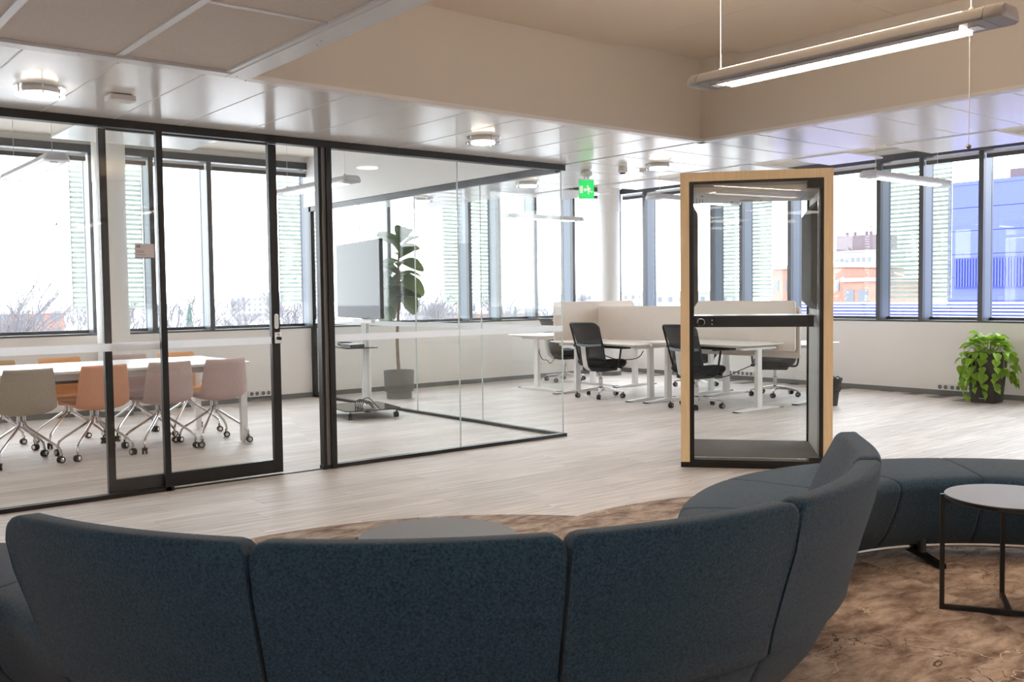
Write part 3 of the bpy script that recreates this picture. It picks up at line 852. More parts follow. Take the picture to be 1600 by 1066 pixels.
# exit sign
ex = thing('exit_sign', 'hanging green emergency exit sign with a running man', 'sign', (6.36, 6.70, ZS), math.atan2(-.777, .63) + .28)
MB().lathe([(.030, 0), (.050, -.010), (.060, -.030), (.055, -.050), (.03, -.062), (.001, -.064)][::-1], 28).build('ceiling_rose', 'strip', ex)
for s in (-.018, .018):
    MB().box(s - .008, s + .008, -.006, .006, -.086, -.060).build('clip', 'chrome', ex)
MB().box(-.075, .075, -.004, .004, -.275, -.080).build('plate', 'clear', ex)
MB().box(-.073, .073, -.0055, -.0042, -.272, -.092).build('green_panel', 'exitgreen', ex)
EMX = T(0, -.0056, -.185) @ RX(PI / 2)
def flat(poly, name): MB().prism(poly, 0, .0012, EMX).build(name, 'exitwhite', ex, smooth=0)
flat([(-.064, -.032), (-.033, -.032), (-.033, .038), (-.064, .038)], 'door_mark')
flat([(-.030, .000), (-.012, .022), (-.012, .010), (.010, .010), (.010, -.010), (-.012, -.010), (-.012, -.022)], 'arrow_mark')
flat([(.012 + .009 * math.cos(2 * PI * k / 14), .033 + .009 * math.sin(2 * PI * k / 14)) for k in range(14)], 'running_man_head')
flat([(.014, .024), (.030, .022), (.046, .004), (.042, .000), (.030, .008), (.034, -.006), (.046, -.016), (.064, -.014), (.064, -.022), (.042, -.026), (.028, -.014), (.022, -.022), (.026, -.044), (.018, -.044), (.013, -.020), (.016, -.008), (.012, .004), (-.002, .006), (-.002, .012), (.010, .014)], 'running_man_body')

# ================================================================== CASTERS AND CHAIRS
def make_caster(r=.028):
    t = MB()
    for s in (-1, 1):
        t.lathe([(r * .62, -.009), (r * .92, -.009), (r, -.006), (r, .006), (r * .92, .009), (r * .62, .009)], 18, T(0, s * .013, r) @ RX(PI / 2))
    t.tube([(0, 0, r), (.004, 0, r + .022), (.010, 0, r + .050)], .007, 8)
    h = MB()
    for s in (-1, 1):
        h.lathe([(0.001, -.0105), (r * .45, -.0105), (r * .62, -.0085), (r * .62, .0085), (r * .45, .0105), (.001, .0105)], 16, T(0, s * .013, r) @ RX(PI / 2))
    return t.mesh('caster'), h.mesh('caster_hub')
def add_caster(me, parent, x, y, z, a, tire, hub):
    o = bpy.data.objects.new('caster', me[0]); COL.objects.link(o); o.parent = parent
    o.location = (x, y, z); o.rotation_euler = (0, 0, a)
    if hub:
        h = bpy.data.objects.new('caster_hub', me[1]); COL.objects.link(h); h.parent = o
    return o
cas_c = make_caster(.028); cas_c[0].materials.append(M['rubber']); cas_c[1].materials.append(M['chrome'])
cas_t = make_caster(.030); cas_t[0].materials.append(M['plastic']); cas_t[1].materials.append(M['greylacq'])

def smooth_path(pts, n):
    """Catmull-Rom through pts"""
    out = []
    P = [pts[0]] + list(pts) + [pts[-1]]
    for i in range(1, len(P) - 2):
        for k in range(n):
            t = k / n
            out.append(tuple(.5 * ((2 * P[i][d]) + (-P[i - 1][d] + P[i + 1][d]) * t + (2 * P[i - 1][d] - 5 * P[i][d] + 4 * P[i + 1][d] - P[i + 2][d]) * t * t + (-P[i - 1][d] + 3 * P[i][d] - 3 * P[i + 1][d] + P[i + 2][d]) * t ** 3) for d in range(len(pts[0]))))
    out.append(tuple(pts[-1]))
    return out

def shell_mesh():
    # (y, z, width, edge lift) along the shell from seat front to back top; user sits on the upper/front side
    prof = smooth_path([(.245, .418, .40, .010), (.215, .440, .425, .012), (.05, .430, .445, .020), (-.10, .418, .440, .030), (-.190, .418, .436, .038), (-.236, .452, .434, .040), (-.252, .530, .424, .036), (-.260, .63, .402, .030), (-.268, .71, .382, .026), (-.276, .772, .358, .020)], 4)
    rings = []
    th = .017
    NX = 10
    for i, (y, z, w, lift) in enumerate(prof):
        a = prof[max(0, i - 1)]; b = prof[min(len(prof) - 1, i + 1)]
        d = Vector((b[0] - a[0], b[1] - a[1])).normalized()
        nrm = Vector((-d.y, d.x)) * -1        # towards the sitter
        if nrm.y < -1e-6 and i < 12: nrm = -nrm
        k = .4 if i in (0, len(prof) - 1) else 1
        ring = []
        for j in range(NX + 1):
            x = -1 + 2 * j / NX
            e = lift * x * x * abs(x) ** .6
            tt = th * k * (1 - .6 * abs(x) ** 8)
            ring.append((x * w / 2, y + nrm.x * (e + tt), z + nrm.y * (e + tt)))
        for j in range(NX, -1, -1):
            x = -1 + 2 * j / NX
            e = lift * x * x * abs(x) ** .6
            tt = th * k * (1 - .6 * abs(x) ** 8)
            ring.append((x * w / 2, y + nrm.x * (e - tt), z + nrm.y * (e - tt)))
        rings.append(ring)
    return MB().loft(rings).mesh('shell', 60)
SHELL = shell_mesh()
def conf_base(t):
    MB().tube([(-.022, 0, .27), (-.022, 0, .418)], .014, 12).build('column', 'chrome', t)
    MB().tube([(.022, 0, .27), (.022, 0, .418)], .014, 12).build('column', 'chrome', t)
    MB().box(-.10, .10, -.08, .08, .408, .420).build('seat_plate', 'greylacq', t)
    for k in range(4):
        a = PI / 4 + k * PI / 2
        c, s = math.cos(a), math.sin(a)
        MB().tube([(c * .02, s * .02, .335), (c * .035, s * .035, .305), (c * .055, s * .055, .285), (c * .27, s * .27, .150), (c * .305, s * .305, .122), (c * .318, s * .318, .095), (c * .32, s * .32, .062)], .0105, 10).build('leg', 'chrome', t)
        add_caster(cas_c, t, c * .32, s * .32, 0, RND.uniform(0, 6.28), 'rubber', True)
def conf_chair(x, y, rz, fabric, label):
    t = thing('meeting_chair', label, 'chair', (x, y, 0), rz, 'upholstered swivel chairs at the meeting table')
    me = SHELL.copy(); me.materials.append(M[fabric])
    o = bpy.data.objects.new('shell', me); COL.objects.link(o); o.parent = t
    conf_base(t)
conf_chair(3.36, 8.465, .06, 'mauve', 'mauve swivel chair on the near side, closest to the table end')
conf_chair(2.87, 8.465, .05, 'mauve', 'mauve swivel chair on the near side seen behind the door post')
conf_chair(2.325, 8.465, .08, 'coral', 'coral swivel chair on the near side of the meeting table')
conf_chair(1.765, 8.465, .04, 'taupe', 'taupe swivel chair on the near side at the left edge')
conf_chair(3.44, 9.34, PI + .05, 'orange', 'bright orange swivel chair on the far side nearest the table end')
conf_chair(2.945, 9.36, PI - .04, 'mauve', 'mauve swivel chair across the table, between two orange ones')
conf_chair(2.345, 9.34, PI + .02, 'orange', 'orange swivel chair on the far side in front of the left window')
conf_chair(1.78, 9.34, PI, 'tan', 'tan swivel chair on the far side at the left edge')

mt = thing('meeting_table', 'long white meeting table on square legs', 'table', (0, 0, 0))
MB().box(.55, 3.625, 8.250, 9.46, .712, .735).build('table_top', 'white_lam', mt, bevel=.003)
MB().box(.65, 3.55, 8.33, 8.37, .655, .711).build('apron', 'white_lam', mt)
MB().box(.65, 3.55, 9.335, 9.375, .655, .711).build('apron', 'white_lam', mt)
for x in (.60, 3.565):
    MB().box(x - .02, x + .02, 8.29, 9.42, .655, .711).build('apron', 'white_lam', mt)
    for y in (8.296, 9.41):
        lg = MB().box(x - .025, x + .03, y - .025, y + .025, .012, .711).build('leg', 'white_lam', mt)
        MB().lathe([(.014, 0), (.014, .013)], 12, c=(x, y)).build('leg_foot', 'alu', lg)
MB().box(1.9, 2.6, 8.7, 8.95, .60, .711).build('cable_tray', 'greylacq', mt)

# ---- TV on a mobile stand
tv = thing('tv_stand', 'large flat television on a white mobile stand in the meeting room', 'television', (5.385, 9.225, 0), math.atan2(1.23, .227))
# local x runs along the screen, local -y... the screen faces local +y (towards the table)
sc = MB().box(-.70, .70, .035, .075, 1.075, 1.905).build('tv_body', 'plastic', tv, bevel=.004)
MB().box(-.692, .692, .0751, .0765, 1.085, 1.897).build('tv_screen', 'tvscreen', sc)
MB().box(-.30, .30, -.01, .034, 1.02, 1.06).build('mount_bar', 'white', tv)
for s in (-.042, .042):
    MB().tube([(s, -.02, .10), (s, -.02, 1.70)], .030, 20).build('pole', 'white', tv)
MB().box(-.20, .20, -.015, .034, 1.30, 1.60).build('mount_plate', 'greylacq', tv)
MB().rbox(-.27, .27, -.06, .30, .752, .764, .03).build('shelf', 'darkglass', tv)
MB().box(-.27, .02, .10, .26, .766, .80).build('codec_box', 'plastic', tv)
MB().tube(smooth_path([(.05, .05, .775), (.16, .12, .80), (.22, .22, .80), (.12, .26, .785), (.03, .18, .775)], 5), .008, 8).build('webcam_cable', 'cable', tv)
MB().rbox(-.40, .40, -.28, .36, .092, .104, .10, 8).build('base_plate', 'darkglass', tv)
for (x, y) in ((-.34, -.22), (.34, -.22), (-.34, .30), (.34, .30)):
    add_caster(cas_t, tv, x, y, .002, RND.uniform(0, 6.28), 'plastic', True)
    MB().tube([(x + .006, y, .07), (x + .006, y, .094)], .012, 10).build('caster_stem', 'alu', tv)
ps = MB().rbox(-.34, .02, .06, .12, .106, .150, .01).build('power_strip', 'strip', tv, bevel=.006)
cb = MB()
for k in range(5):
    x = -.30 + k * .055
    pts = [(x + .012 * math.sin(a), .09 + .062 * math.cos(a), .128 + .058 * math.sin(a)) for a in [2 * PI * q / 16 for q in range(17)]]
    cb.tube(pts, .006, 6)
cb.tube(smooth_path([(-.30, .10, .15), (-.40, .14, .19), (-.46, .10, .15), (-.42, .05, .12)], 5), .006, 6)
cb.build('cable_coil', 'cable', tv)
MB().tube(smooth_path([(-.02, .09, .15), (-.20, .05, .215), (-.36, .03, .16), (-.44, .0, .11)], 6), .006, 6).build('power_cable', 'cable', tv)

# ================================================================== PLANTS
def leaf_mesh(name, L, Wd, fold, droop, n=8, heart=False):
    v, f = [], []
    for i in range(n + 1):
        t = i / n
        if heart: w = Wd * (1.25 * math.sin(PI * min(1, (t + .10) / 1.10) ** .75)) * (1 - t ** 3) ** .5
        else: w = Wd * (math.sin(PI * min(1, t * .92 + .02)) ** .8) * (.62 + .5 * t)
        w = max(w, .0015)
        x = t * L; z = -droop * L * t * t
        v += [(x, -w / 2, z + fold * w), (x, -w / 4, z + fold * w * .35), (x, 0, z), (x, w / 4, z + fold * w * .35), (x, w / 2, z + fold * w)]
    for i in range(n):
        for k in range(4):
            a = i * 5 + k
            f.append((a, a + 1, a + 6, a + 5))
    m = MB(); m.add(v, f)
    return m.mesh(name, 80)
def orient(loc, az, el, roll=0, sc=1.0):
    return T(*loc) @ RZ(az) @ RY(-el) @ RX(roll) @ Matrix.Scale(sc, 4)

fig = thing('fiddle_leaf_fig', 'tall fiddle-leaf fig tree in a grey pot behind the glass', 'plant', (6.615, 10.485, 0))
MB().lathe([(.155, .0), (.160, .002), (.162, .085), (.186, .090), (.194, .345), (.194, .357), (.182, .357), (.180, .335), (.02, .333)], 44).build('pot', 'pot_grey', fig)
MB().lathe([(.18, .325), (.18, .338), (.0, .340)], 32).build('soil', 'soil', fig)
trk = smooth_path([(.0, .0, .33), (-.012, .01, .7), (.004, .0, 1.05), (.03, -.01, 1.35), (.02, .0, 1.70), (.05, .0, 1.98)], 5)
MB().tube(trk, [.024 - .011 * k / (len(trk) - 1) for k in range(len(trk))], 10).build('trunk', 'bark', fig)
br = smooth_path([(.006, 0, 1.10), (-.08, .06, 1.28), (-.14, .10, 1.5), (-.15, .12, 1.72)], 4)
MB().tube(br, [.014 - .006 * k / (len(br) - 1) for k in range(len(br))], 8).build('branch', 'bark', fig)
FL = leaf_mesh('leaf', .30, .20, .22, .35); FL.materials.append(M['figleaf'])
rr = random.Random(5)
def fleaf(loc, az, el, roll, s):
    o = bpy.data.objects.new('leaf', FL); COL.objects.link(o); o.parent = fig
    o.matrix_basis = orient(loc, az, el, roll, s)
g = 2.39996
for k in range(22):
    z = 1.22 + .80 * k / 21
    x = .03 + rr.uniform(-.01, .02)
    fleaf((x, 0, z), k * g + .4, rr.uniform(-.35, .5) + .5 * (k / 21), rr.uniform(-.5, .5), rr.uniform(.85, 1.2))
for k in range(24):
    t = k / 23
    fleaf((-.07 - .14 * (k % 3) / 2 - .04 * t, .05 + .11 * (k % 3) / 2 + .04 * t, 1.20 + .56 * t), k * g + 2.1, rr.uniform(-.8, .35), rr.uniform(-.8, .8), rr.uniform(.9, 1.25))
rgt3 = math.atan2(-.63, .777)
for (z, el, s, da) in ((2.0, .95, .8, .1), (1.88, .35, .85, -.1), (1.74, -.1, 1.1, .15), (1.55, -.45, 1.25, 0), (1.42, -.9, 1.25, -.2), (1.30, -1.05, 1.0, PI + .2), (1.95, .7, 1.0, PI)):
    fleaf((.03, 0, z), rgt3 + da, el, .9, s)

pot = thing('trailing_pothos', 'bright green trailing pothos in a tall dark square planter by the wall', 'plant', (11.245, 5.155, 0), .05)
rings = [[(x, y, z) for x, y in rrect(0, 0, w, w, .03, 4)] for w, z in ((.268, 0), (.275, .008), (.352, .555), (.362, .56), (.362, .575), (.335, .575), (.330, .54))]
MB().loft(rings).build('planter', 'pot_dark', pot)
MB().box(-.16, .16, -.16, .16, .50, .545).build('soil', 'soil', pot)
MB().box(-.172, -.1685, -.03, .03, .05, .058, T(.031, 0, 0)).build('maker_mark', 'silver', pot)
PLF = leaf_mesh('leaf', .115, .088, .16, .28, heart=True); PLF.materials.append(M['pothos'])
rr = random.Random(9)
def pleaf(loc, az, el, roll, s):
    o = bpy.data.objects.new('leaf', PLF); COL.objects.link(o); o.parent = pot
    o.matrix_basis = orient(loc, az, el, roll, s)
for k in range(52):     # crown
    a = k * g; r = .03 + .15 * math.sqrt(k / 52)
    h = .60 + .17 * (1 - k / 52) + rr.uniform(-.04, .06)
    pleaf((r * math.cos(a), r * math.sin(a), h), a + rr.uniform(-.5, .5), rr.uniform(-.35, .75), rr.uniform(-.5, .5), rr.uniform(.85, 1.45))
    MB().tube([(r * .4 * math.cos(a), r * .4 * math.sin(a), .54), (r * math.cos(a), r * math.sin(a), h)], .003, 5).build('petiole', 'vine', pot)
vines = [(-2.45, .20, .16), (-2.95, .21, .12), (3.0, .22, .16), (2.6, .23, .05), (2.2, .24, .22), (-2.0, .20, .40), (1.75, .24, .2), (-1.3, .21, .30), (-.9, .22, .22), (2.8, .215, .24)]
for (a, r, zb) in vines:
    ca, sa = math.cos(a), math.sin(a)
    k = max(abs(ca), abs(sa))
    r0 = .178 / k + .02
    pts = smooth_path([(.10 * ca, .10 * sa, .56), (r0 * .8 * ca, r0 * .8 * sa, .64), (r0 * 1.12 * ca, r0 * 1.12 * sa, .55), ((r0 + .03) * ca, (r0 + .03) * sa, .38), ((r0 + .025) * ca, (r0 + .025) * sa, (zb + .38) / 2), ((r0 + .035) * ca, (r0 + .035) * sa, zb)], 4)
    MB().tube(pts, .003, 5).build('vine', 'vine', pot)
    for i in range(7, len(pts), 2):
        pleaf(pts[i], a + rr.uniform(-1.2, 1.2), rr.uniform(-1.25, -.45), rr.uniform(-.5, .5), rr.uniform(.65, 1.15))

# ================================================================== WASTE BIN
bn = thing('waste_bin', 'small black waste bin with a crumpled liner beside the booth', 'bin', (9.72, 6.245, 0))
MB().lathe([(.095, 0), (.100, .004), (.130, .27), (.134, .275), (.130, .28), (.120, .275), (.09, .012), (.001, .01)], 32).build('bin_body', 'binbody', bn)
rr = random.Random(3)
rings = []
for (r, z) in ((.126, .17), (.137, .20), (.133, .24), (.142, .29), (.150, .315), (.143, .325), (.120, .30), (.115, .25)):
    rings.append([((r + rr.uniform(-.008, .008)) * math.cos(2 * PI * k / 28), (r + rr.uniform(-.008, .008)) * math.sin(2 * PI * k / 28), z + rr.uniform(-.012, .012)) for k in range(28)])
MB().loft(rings, False).build('bin_liner', 'bag', bn)

# ================================================================== WALL SOCKETS
def sockets(name, label, loc, rz, n):
    t = thing(name, label, 'socket', loc, rz)
    for k in range(n):
        x = (k - (n - 1) / 2) * .155
        pl = MB().box(x - .075, x + .075, -.035, 0, .064, .142).build('faceplate', 'strip', t, bevel=.004)
        for s in (-.036, .036):
            MB().lathe([(.0005, .0352), (.022, .0354), (.024, .0362), (.026, .0362), (.026, .0350)], 20, T(x + s, 0, .103) @ RX(PI / 2)).build('socket_well', 'socket_dark', pl)
sockets('wall_socket', 'row of white wall sockets left of the green pothos', (XW - .0005, 5.70, 0), -PI / 2, 3)
sockets('wall_socket', 'white wall sockets low under the window behind the meeting table', (5.13, YW - .0005, 0), 0, 2)
sockets('wall_socket', 'white wall sockets seen through the phone booth behind the desks', (XW - .0005, 8.93, 0), -PI / 2, 3)

# ================================================================== DESKS
DK = {}
def desk(x, y, rz, L, z, cols, label, screens, depth=.78, foot=(-.40, .40), cable=None):
    t = thing('sit_stand_desk', label, 'desk', (x, y, 0), rz)
    rings = []
    for (zz, ins, r) in ((z - .036, .10, .10), (z - .012, .010, .06), (z - .008, 0, .055), (z - .002, 0, .055), (z, .002, .054)):
        rings.append([(a, b, zz) for a, b in rrect(0, 0, L - 2 * ins, depth - 2 * ins, r, 5)])
    MB().loft(rings).build('desk_top', 'desk_lam', t)
    for c in cols:
        MB().box(c - .025, c + .025, -.042, .042, .028, .40).build('leg', 'white_lam', t, bevel=.004)
        MB().box(c - .021, c + .021, -.036, .036, .39, z - .06).build('inner_leg', 'white_lam', t)
        ft = MB().loft([[(c - .035, yy, .004), (c + .035, yy, .004), (c + .032, yy, h), (c - .032, yy, h)] for yy, h in ((foot[0], .016), (-.10, .034), (.10, .034), (foot[1], .016))]).build('foot', 'white_lam', t)
        for yy in (foot[0], foot[1]):
            s = 1 if yy > 0 else -1
            MB().box(c - .034, c + .034, yy - .055 if s > 0 else yy - .012, yy + .012 if s > 0 else yy + .055, 0, .014).build('glide', 'plastic', ft)
        MB().box(c - .02, c + .02, -.30, .30, z - .062, z - .036).build('top_arm', 'white_lam', t)
    MB().box(cols[0], cols[1], -.03, .03, z - .075, z - .037).build('cross_beam', 'white_lam', t)
    MB().box(cols[0] + .2, cols[1] - .2, -.25, -.14, z - .068, z - .037).build('cable_tray', 'plastic', t)
    for (y0, xa, xb, z0, z1) in screens:
        mx = T(0, y0, 0) @ RX(PI / 2)
        MB().prism(rrect((xa + xb) / 2, (z0 + z1) / 2, xb - xa, z1 - z0, .035, 5), -.015, .015, mx).build('privacy_screen', 'screenfelt', t, bevel=.005)
        for q in (xa + .25, xb - .25):
            MB().box(q - .03, q + .03, (y0 - .045) if y0 > 0 else y0 + .016, (y0 - .016) if y0 > 0 else y0 + .045, z - .09, z + .0).build('screen_bracket', 'alu', t)
    if cable:
        MB().tube(smooth_path(cable, 6), .006, 6).build('cable', 'cable', t)
    return t
# rows run along Y: local x -> +Y when rz = +90 deg, local y -> -X
desk(8.72, 8.74, -PI / 2, 1.58, .695, (-.65, .67), 'pale sit-stand desk with the leftmost black chair tucked in', [(.585, -.835, .79, .62, 1.14)],
     cable=[(.60, -.05, .60), (.45, -.02, .50), (.1, -.05, .48), (-.3, -.1, .60), (-.42, -.2, .65)])
desk(8.77, 7.17, -PI / 2, 1.48, .735, (-.66, .66), 'pale sit-stand desk seen through the left half of the phone booth', [(.50, -.72, .79, .63, 1.205)],
     cable=[(.66, -.045, .52), (.50, -.12, .44), (.3, -.16, .36), (.05, -.14, .40), (-.2, -.05, .62)])
desk(9.88, 8.76, PI / 2, 1.55, .72, (-.68, .68), 'sit-stand desk on the window side of the long cream screen', [])
desk(9.84, 7.15, PI / 2, 1.50, .70, (-.65, .65), 'sit-stand desk on the window side, right of the booth shelf', [(.50, -.79, .72, .55, 1.135)])
desk(9.12, 10.05, PI, 1.52, .757, (-.52, .54), 'sit-stand desk set crosswise at the left end of the row', [(.45, -.88, .62, .66, 1.206)], foot=(-.36, .48),
     cable=[(.54, .05, .55), (.58, .10, .50), (.54, .12, .42), (.40, .05, .40), (.2, -.1, .34), (.0, -.2, .45)])

# ================================================================== TASK CHAIRS
def back_pt(x, z):
    # curved back: z from .40 to .955, returns y
    t = (z - .40) / .555
    y = -.215 - .07 * t - .125 * t * t + .02 * math.sin(PI * t)
    return y + .075 * (x / .24) ** 2
def task_chair(x, y, rz, label):
    t = thing('task_chair', label, 'chair', (x, y, 0), rz, 'black mesh-backed task chairs at the desks')
    # seat
    rings = []
    for (z, k) in ((.395, .78), (.410, .92), (.445, 1.0), (.475, .985), (.487, .90), (.490, .6)):
        rings.append([(a * k, b * k + .02, z - (.02 * max(0, (b - .12) / .12) ** 2 if b > .12 else 0)) for a, b in rrect(0, .015, .50, .53, .13, 6)])
    MB().loft(rings).build('seat', 'blackfab', t)
    MB().box(-.16, .16, -.17, .15, .335, .400).build('mechanism', 'plastic', t, bevel=.015)
    # back frame and mesh
    out = []
    for (a, b) in rrect(0, .685, .455, .52, .055, 6):
        w = 1 - .14 * max(0, (.62 - b) / .24) ** 1.2 if b < .62 else 1 + .0 * b
        out.append((a * w, b))
    loop = [(a, back_pt(a, b), b) for a, b in out]
    n = len(loop)
    rings = []
    for i in range(n):
        p = Vector(loop[i]); q = Vector(loop[(i + 1) % n]); o_ = Vector(loop[i - 1])
        tg = (q - o_).normalized(); nr = Vector((0, 1, .2)).normalized(); bn_ = tg.cross(nr).normalized()
        rings.append([tuple(p + nr * .011 * math.cos(c) + bn_ * .013 * math.sin(c)) for c in [2 * PI * k / 8 for k in range(8)]])
    bf = MB().loft(rings, False, closed=True).build('back_frame', 'plastic', t)
    v, f = [], []
    NX, NZ = 8, 12
    for j in range(NZ + 1):
        z = .432 + .506 * j / NZ
        w = (.455 - .02) / 2 * (1 - .14 * (max(0, .62 - z) / .24) ** 1.2)
        if z > .905: w -= (z - .905) * .5
        for i in range(NX + 1):
            xx = (-1 + 2 * i / NX) * w
            v.append((xx, back_pt(xx, z), z))
    for j in range(NZ):
        for i in range(NX):
            a = j * (NX + 1) + i
            f.append((a, a + 1, a + NX + 2, a + NX + 1))
    MB().add(v, f).build('back_mesh', 'meshback', t)
    # lumbar band, spine
    rings = []
    for i in range(9):
        xx = (-1 + 2 * i / 8) * .215
        zc = .665 + .012 * (xx / .2) ** 2
        y0 = back_pt(xx, zc) - .012
        rings.append([(xx, y0, zc - .018), (xx, y0 - .014, zc - .014), (xx, y0 - .014, zc + .014), (xx, y0, zc + .018)])
    MB().loft(rings).build('lumbar_band', 'greyplast', t)
    MB().loft([[(-w_, yy - d, z), (w_, yy - d, z), (w_, yy + d, z), (-w_, yy + d, z)] for (z, yy, w_, d) in ((.365, -.10, .030, .014), (.350, -.20, .034, .020), (.40, -.268, .038, .020), (.50, -.298, .036, .018), (.58, -.312, .036, .016), (.655, -.325, .040, .012))]).build('spine', 'alu', t, bevel=.006)
    # arms
    for s in (-1, 1):
        ar = MB().tube(smooth_path([(s * .12, .0, .385), (s * .235, .0, .375), (s * .275, .015, .42), (s * .280, .05, .56), (s * .278, .075, .655)], 5), .013, 8).build('arm_strut', 'plastic', t)
        MB().rbox(s * .278 - .032, s * .278 + .032, -.06, .16, .655, .678, .03).build('arm_pad', 'plastic', ar, bevel=.006)
    lv = MB().tube([(.10, .06, .395), (.25, .075, .388)], .008, 8).build('lever', 'plastic', t)
    MB().tube([(.235, .074, .389), (.265, .076, .388), (.292, .077, .387)], [.012, .020, .016], 10).build('lever_knob', 'plastic', lv)
    # gas lift and star base
    MB().lathe([(.026, .10), (.026, .24), (.017, .245), (.017, .37)], 20).build('gas_lift', 'alu', t)
    MB().lathe([(.030, .075), (.042, .08), (.042, .125), (.030, .135)], 20).build('hub', 'alu', t)
    for k in range(5):
        a = k * 2 * PI / 5 + .3
        mx = RZ(a)
        MB().loft([[(r, -w_, z0), (r, w_, z0), (r, w_ * .7, z1), (r, -w_ * .7, z1)] for (r, w_, z0, z1) in ((.03, .026, .085, .128), (.15, .021, .083, .112), (.27, .016, .072, .092), (.305, .014, .068, .084))], mx=mx).build('leg', 'alu', t, bevel=.004)
        add_caster(cas_t, t, .298 * math.cos(a), .298 * math.sin(a), 0, RND.uniform(0, 6.28), 'plastic', True)
    return t
FX = -PI / 2
task_chair(8.50, 8.72, FX + .10, 'black mesh task chair left of the phone booth, turned to the desks')
task_chair(8.50, 7.16, FX + .05, 'black mesh task chair partly hidden behind the booth left post')
task_chair(10.15, 7.28, -FX + .55, 'black task chair behind the desk, seen through the phone booth')
task_chair(10.35, 8.72, -FX + .2, 'black task chair on the window side, seat showing under the desks')
task_chair(9.72, 10.72, FX + PI * .02 - .35, 'task chair seen through the glass beside the crosswise desk')

# ================================================================== OUTSIDE
GZ = -13.0
TREE = 1.32
M['snow'] = mat('snowy_ground', (0.48, 0.48, 0.50), 0.9, noise=(.02, 0.12))
M['twig'] = mat('bare_twigs', (0.105, 0.10, 0.112), 0.9)
M['spruce'] = mat('spruce_needles', (0.05, 0.075, 0.07), 0.9)
M['bluewall'] = mat('blue_cladding', (0.062, 0.080, 0.40), 0.7, noise=(.3, 0.06))
M['bluedark'] = mat('dark_blue_fins', (0.034, 0.045, 0.24), 0.6)
M['bluelight'] = mat('pale_blue_slat', (0.24, 0.29, 0.55), 0.6)
M['brick'] = mat('salmon_brick', (0.235, 0.118, 0.092), 0.9, noise=(2, 0.1))
M['towerwall'] = mat('pale_render', (0.21, 0.205, 0.21), 0.9)
M['towerdark'] = mat('plum_cladding', (0.085, 0.062, 0.072), 0.8)
M['farglass'] = mat('far_window', (0.09, 0.10, 0.12), 0.5)
M['roofpale'] = mat('pale_roof', (0.25, 0.235, 0.23), 0.9)
gr = MB().box(-700, 1300, 12.5, 1500, GZ - 1, GZ).box(12.6, 1300, -700, 12.5, GZ - 1, GZ).build('ground', 'snow', kind='structure')

# --- sun screens of horizontal slats hung outside the windows
def sun_screen(Mw, u0, u1, v, z0, z1, label):
    c = Mw @ Vector(((u0 + u1) / 2, v, 0))
    t = thing('sun_screen', label, 'sun screen', (c.x, c.y, 0), 0 if Mw is Mleft else -PI / 2, 'striped sun screens outside the windows')
    h = (u1 - u0) / 2
    for s in (-1, 1):
        MB().box(s * h - .006, s * h + .006, -.006, .010, z0, z1).build('hanger_rod', 'silver', t)
    me = MB().box(-h, h, -.004, .004, -.0175, .0175).mesh('slat', 0); me.materials.append(M['screenslat'])
    z = z0 + .02
    while z < z1:
        o = bpy.data.objects.new('slat', me); COL.objects.link(o); o.parent = t; o.location = (0, 0, z)
        z += .0585
    MB().tube([(-h * .4, -.006, z0 + .30), (-h * .4, -.30, z0 + .34)], .012, 6).build('bracket_arm', 'silver', t)
sun_screen(Mleft, 3.09, 3.90, YW + .515, 1.20, 3.35, 'striped sun screen outside the leftmost window behind the column')
sun_screen(Mleft, 5.70, 6.50, YW + .515, 1.25, 3.35, 'striped sun screen outside the window at the side glass end')
sun_screen(Mleft, 8.36, 9.26, YW + .515, 1.20, 3.35, 'striped sun screen outside the window right of the fig tree')
sun_screen(Mright, -9.80, -8.78, XW + .515, 1.22, 3.35, 'striped sun screen seen through the phone booth')
sun_screen(Mright, -6.93, -6.04, XW + .515, 1.20, 3.35, 'striped sun screen in front of the blue building')

# --- bare trees
def bare_tree(seed):
    r = random.Random(seed)
    mb = MB()
    def grow(p, d, L, rad, lev):
        q = p + d * L
        mb.tube([p, (p + q) / 2 + Vector((r.uniform(-1, 1), r.uniform(-1, 1), 0)) * L * .04, q], [rad, rad * .85, rad * .68], 4 if lev > 1 else 6)
        if lev >= 5: return
        n = 3 if lev < 4 else 3
        for k in range(n):
            a = r.uniform(0, 2 * PI); sp = r.uniform(.30, .62) + (.1 if lev == 0 else 0)
            ax = Vector((math.cos(a), math.sin(a), 0))
            nd = (d * math.cos(sp) + ax * math.sin(sp)); nd.z = max(nd.z, .12) + .12; nd.normalize()
            grow(q, nd, L * r.uniform(.62, .86), rad * .62, lev + 1)
    grow(Vector((0, 0, 0)), Vector((0, 0, 1)), 3.1, .20, 0)
    return mb.mesh('bare_tree', 0)
TM = [bare_tree(s) for s in (1, 2, 3, 4)]
for me in TM: me.materials.append(M['twig'])
rr = random.Random(21)
def bear(px):   # heading of a direction given as an angle left(+)/right(-) of the view axis
    return _yaw + px
k = 0
spots = []
for i in range(30):
    ang = math.radians(29.5 - i * 1.0 + rr.uniform(-.4, .4)); d = rr.uniform(48, 80)
    spots.append((ang, d, rr.uniform(.95, 1.12)))
for i in range(34):
    ang = math.radians(30 - i * 1.0 + rr.uniform(-.4, .4)); d = rr.uniform(95, 170)
    spots.append((ang, d, rr.uniform(1.0, 1.15)))
for i in range(40):
    ang = math.radians(30 - i * .9 + rr.uniform(-.4, .4)); d = rr.uniform(200, 330)
    spots.append((ang, d, rr.uniform(1.0, 1.25)))
placed = []
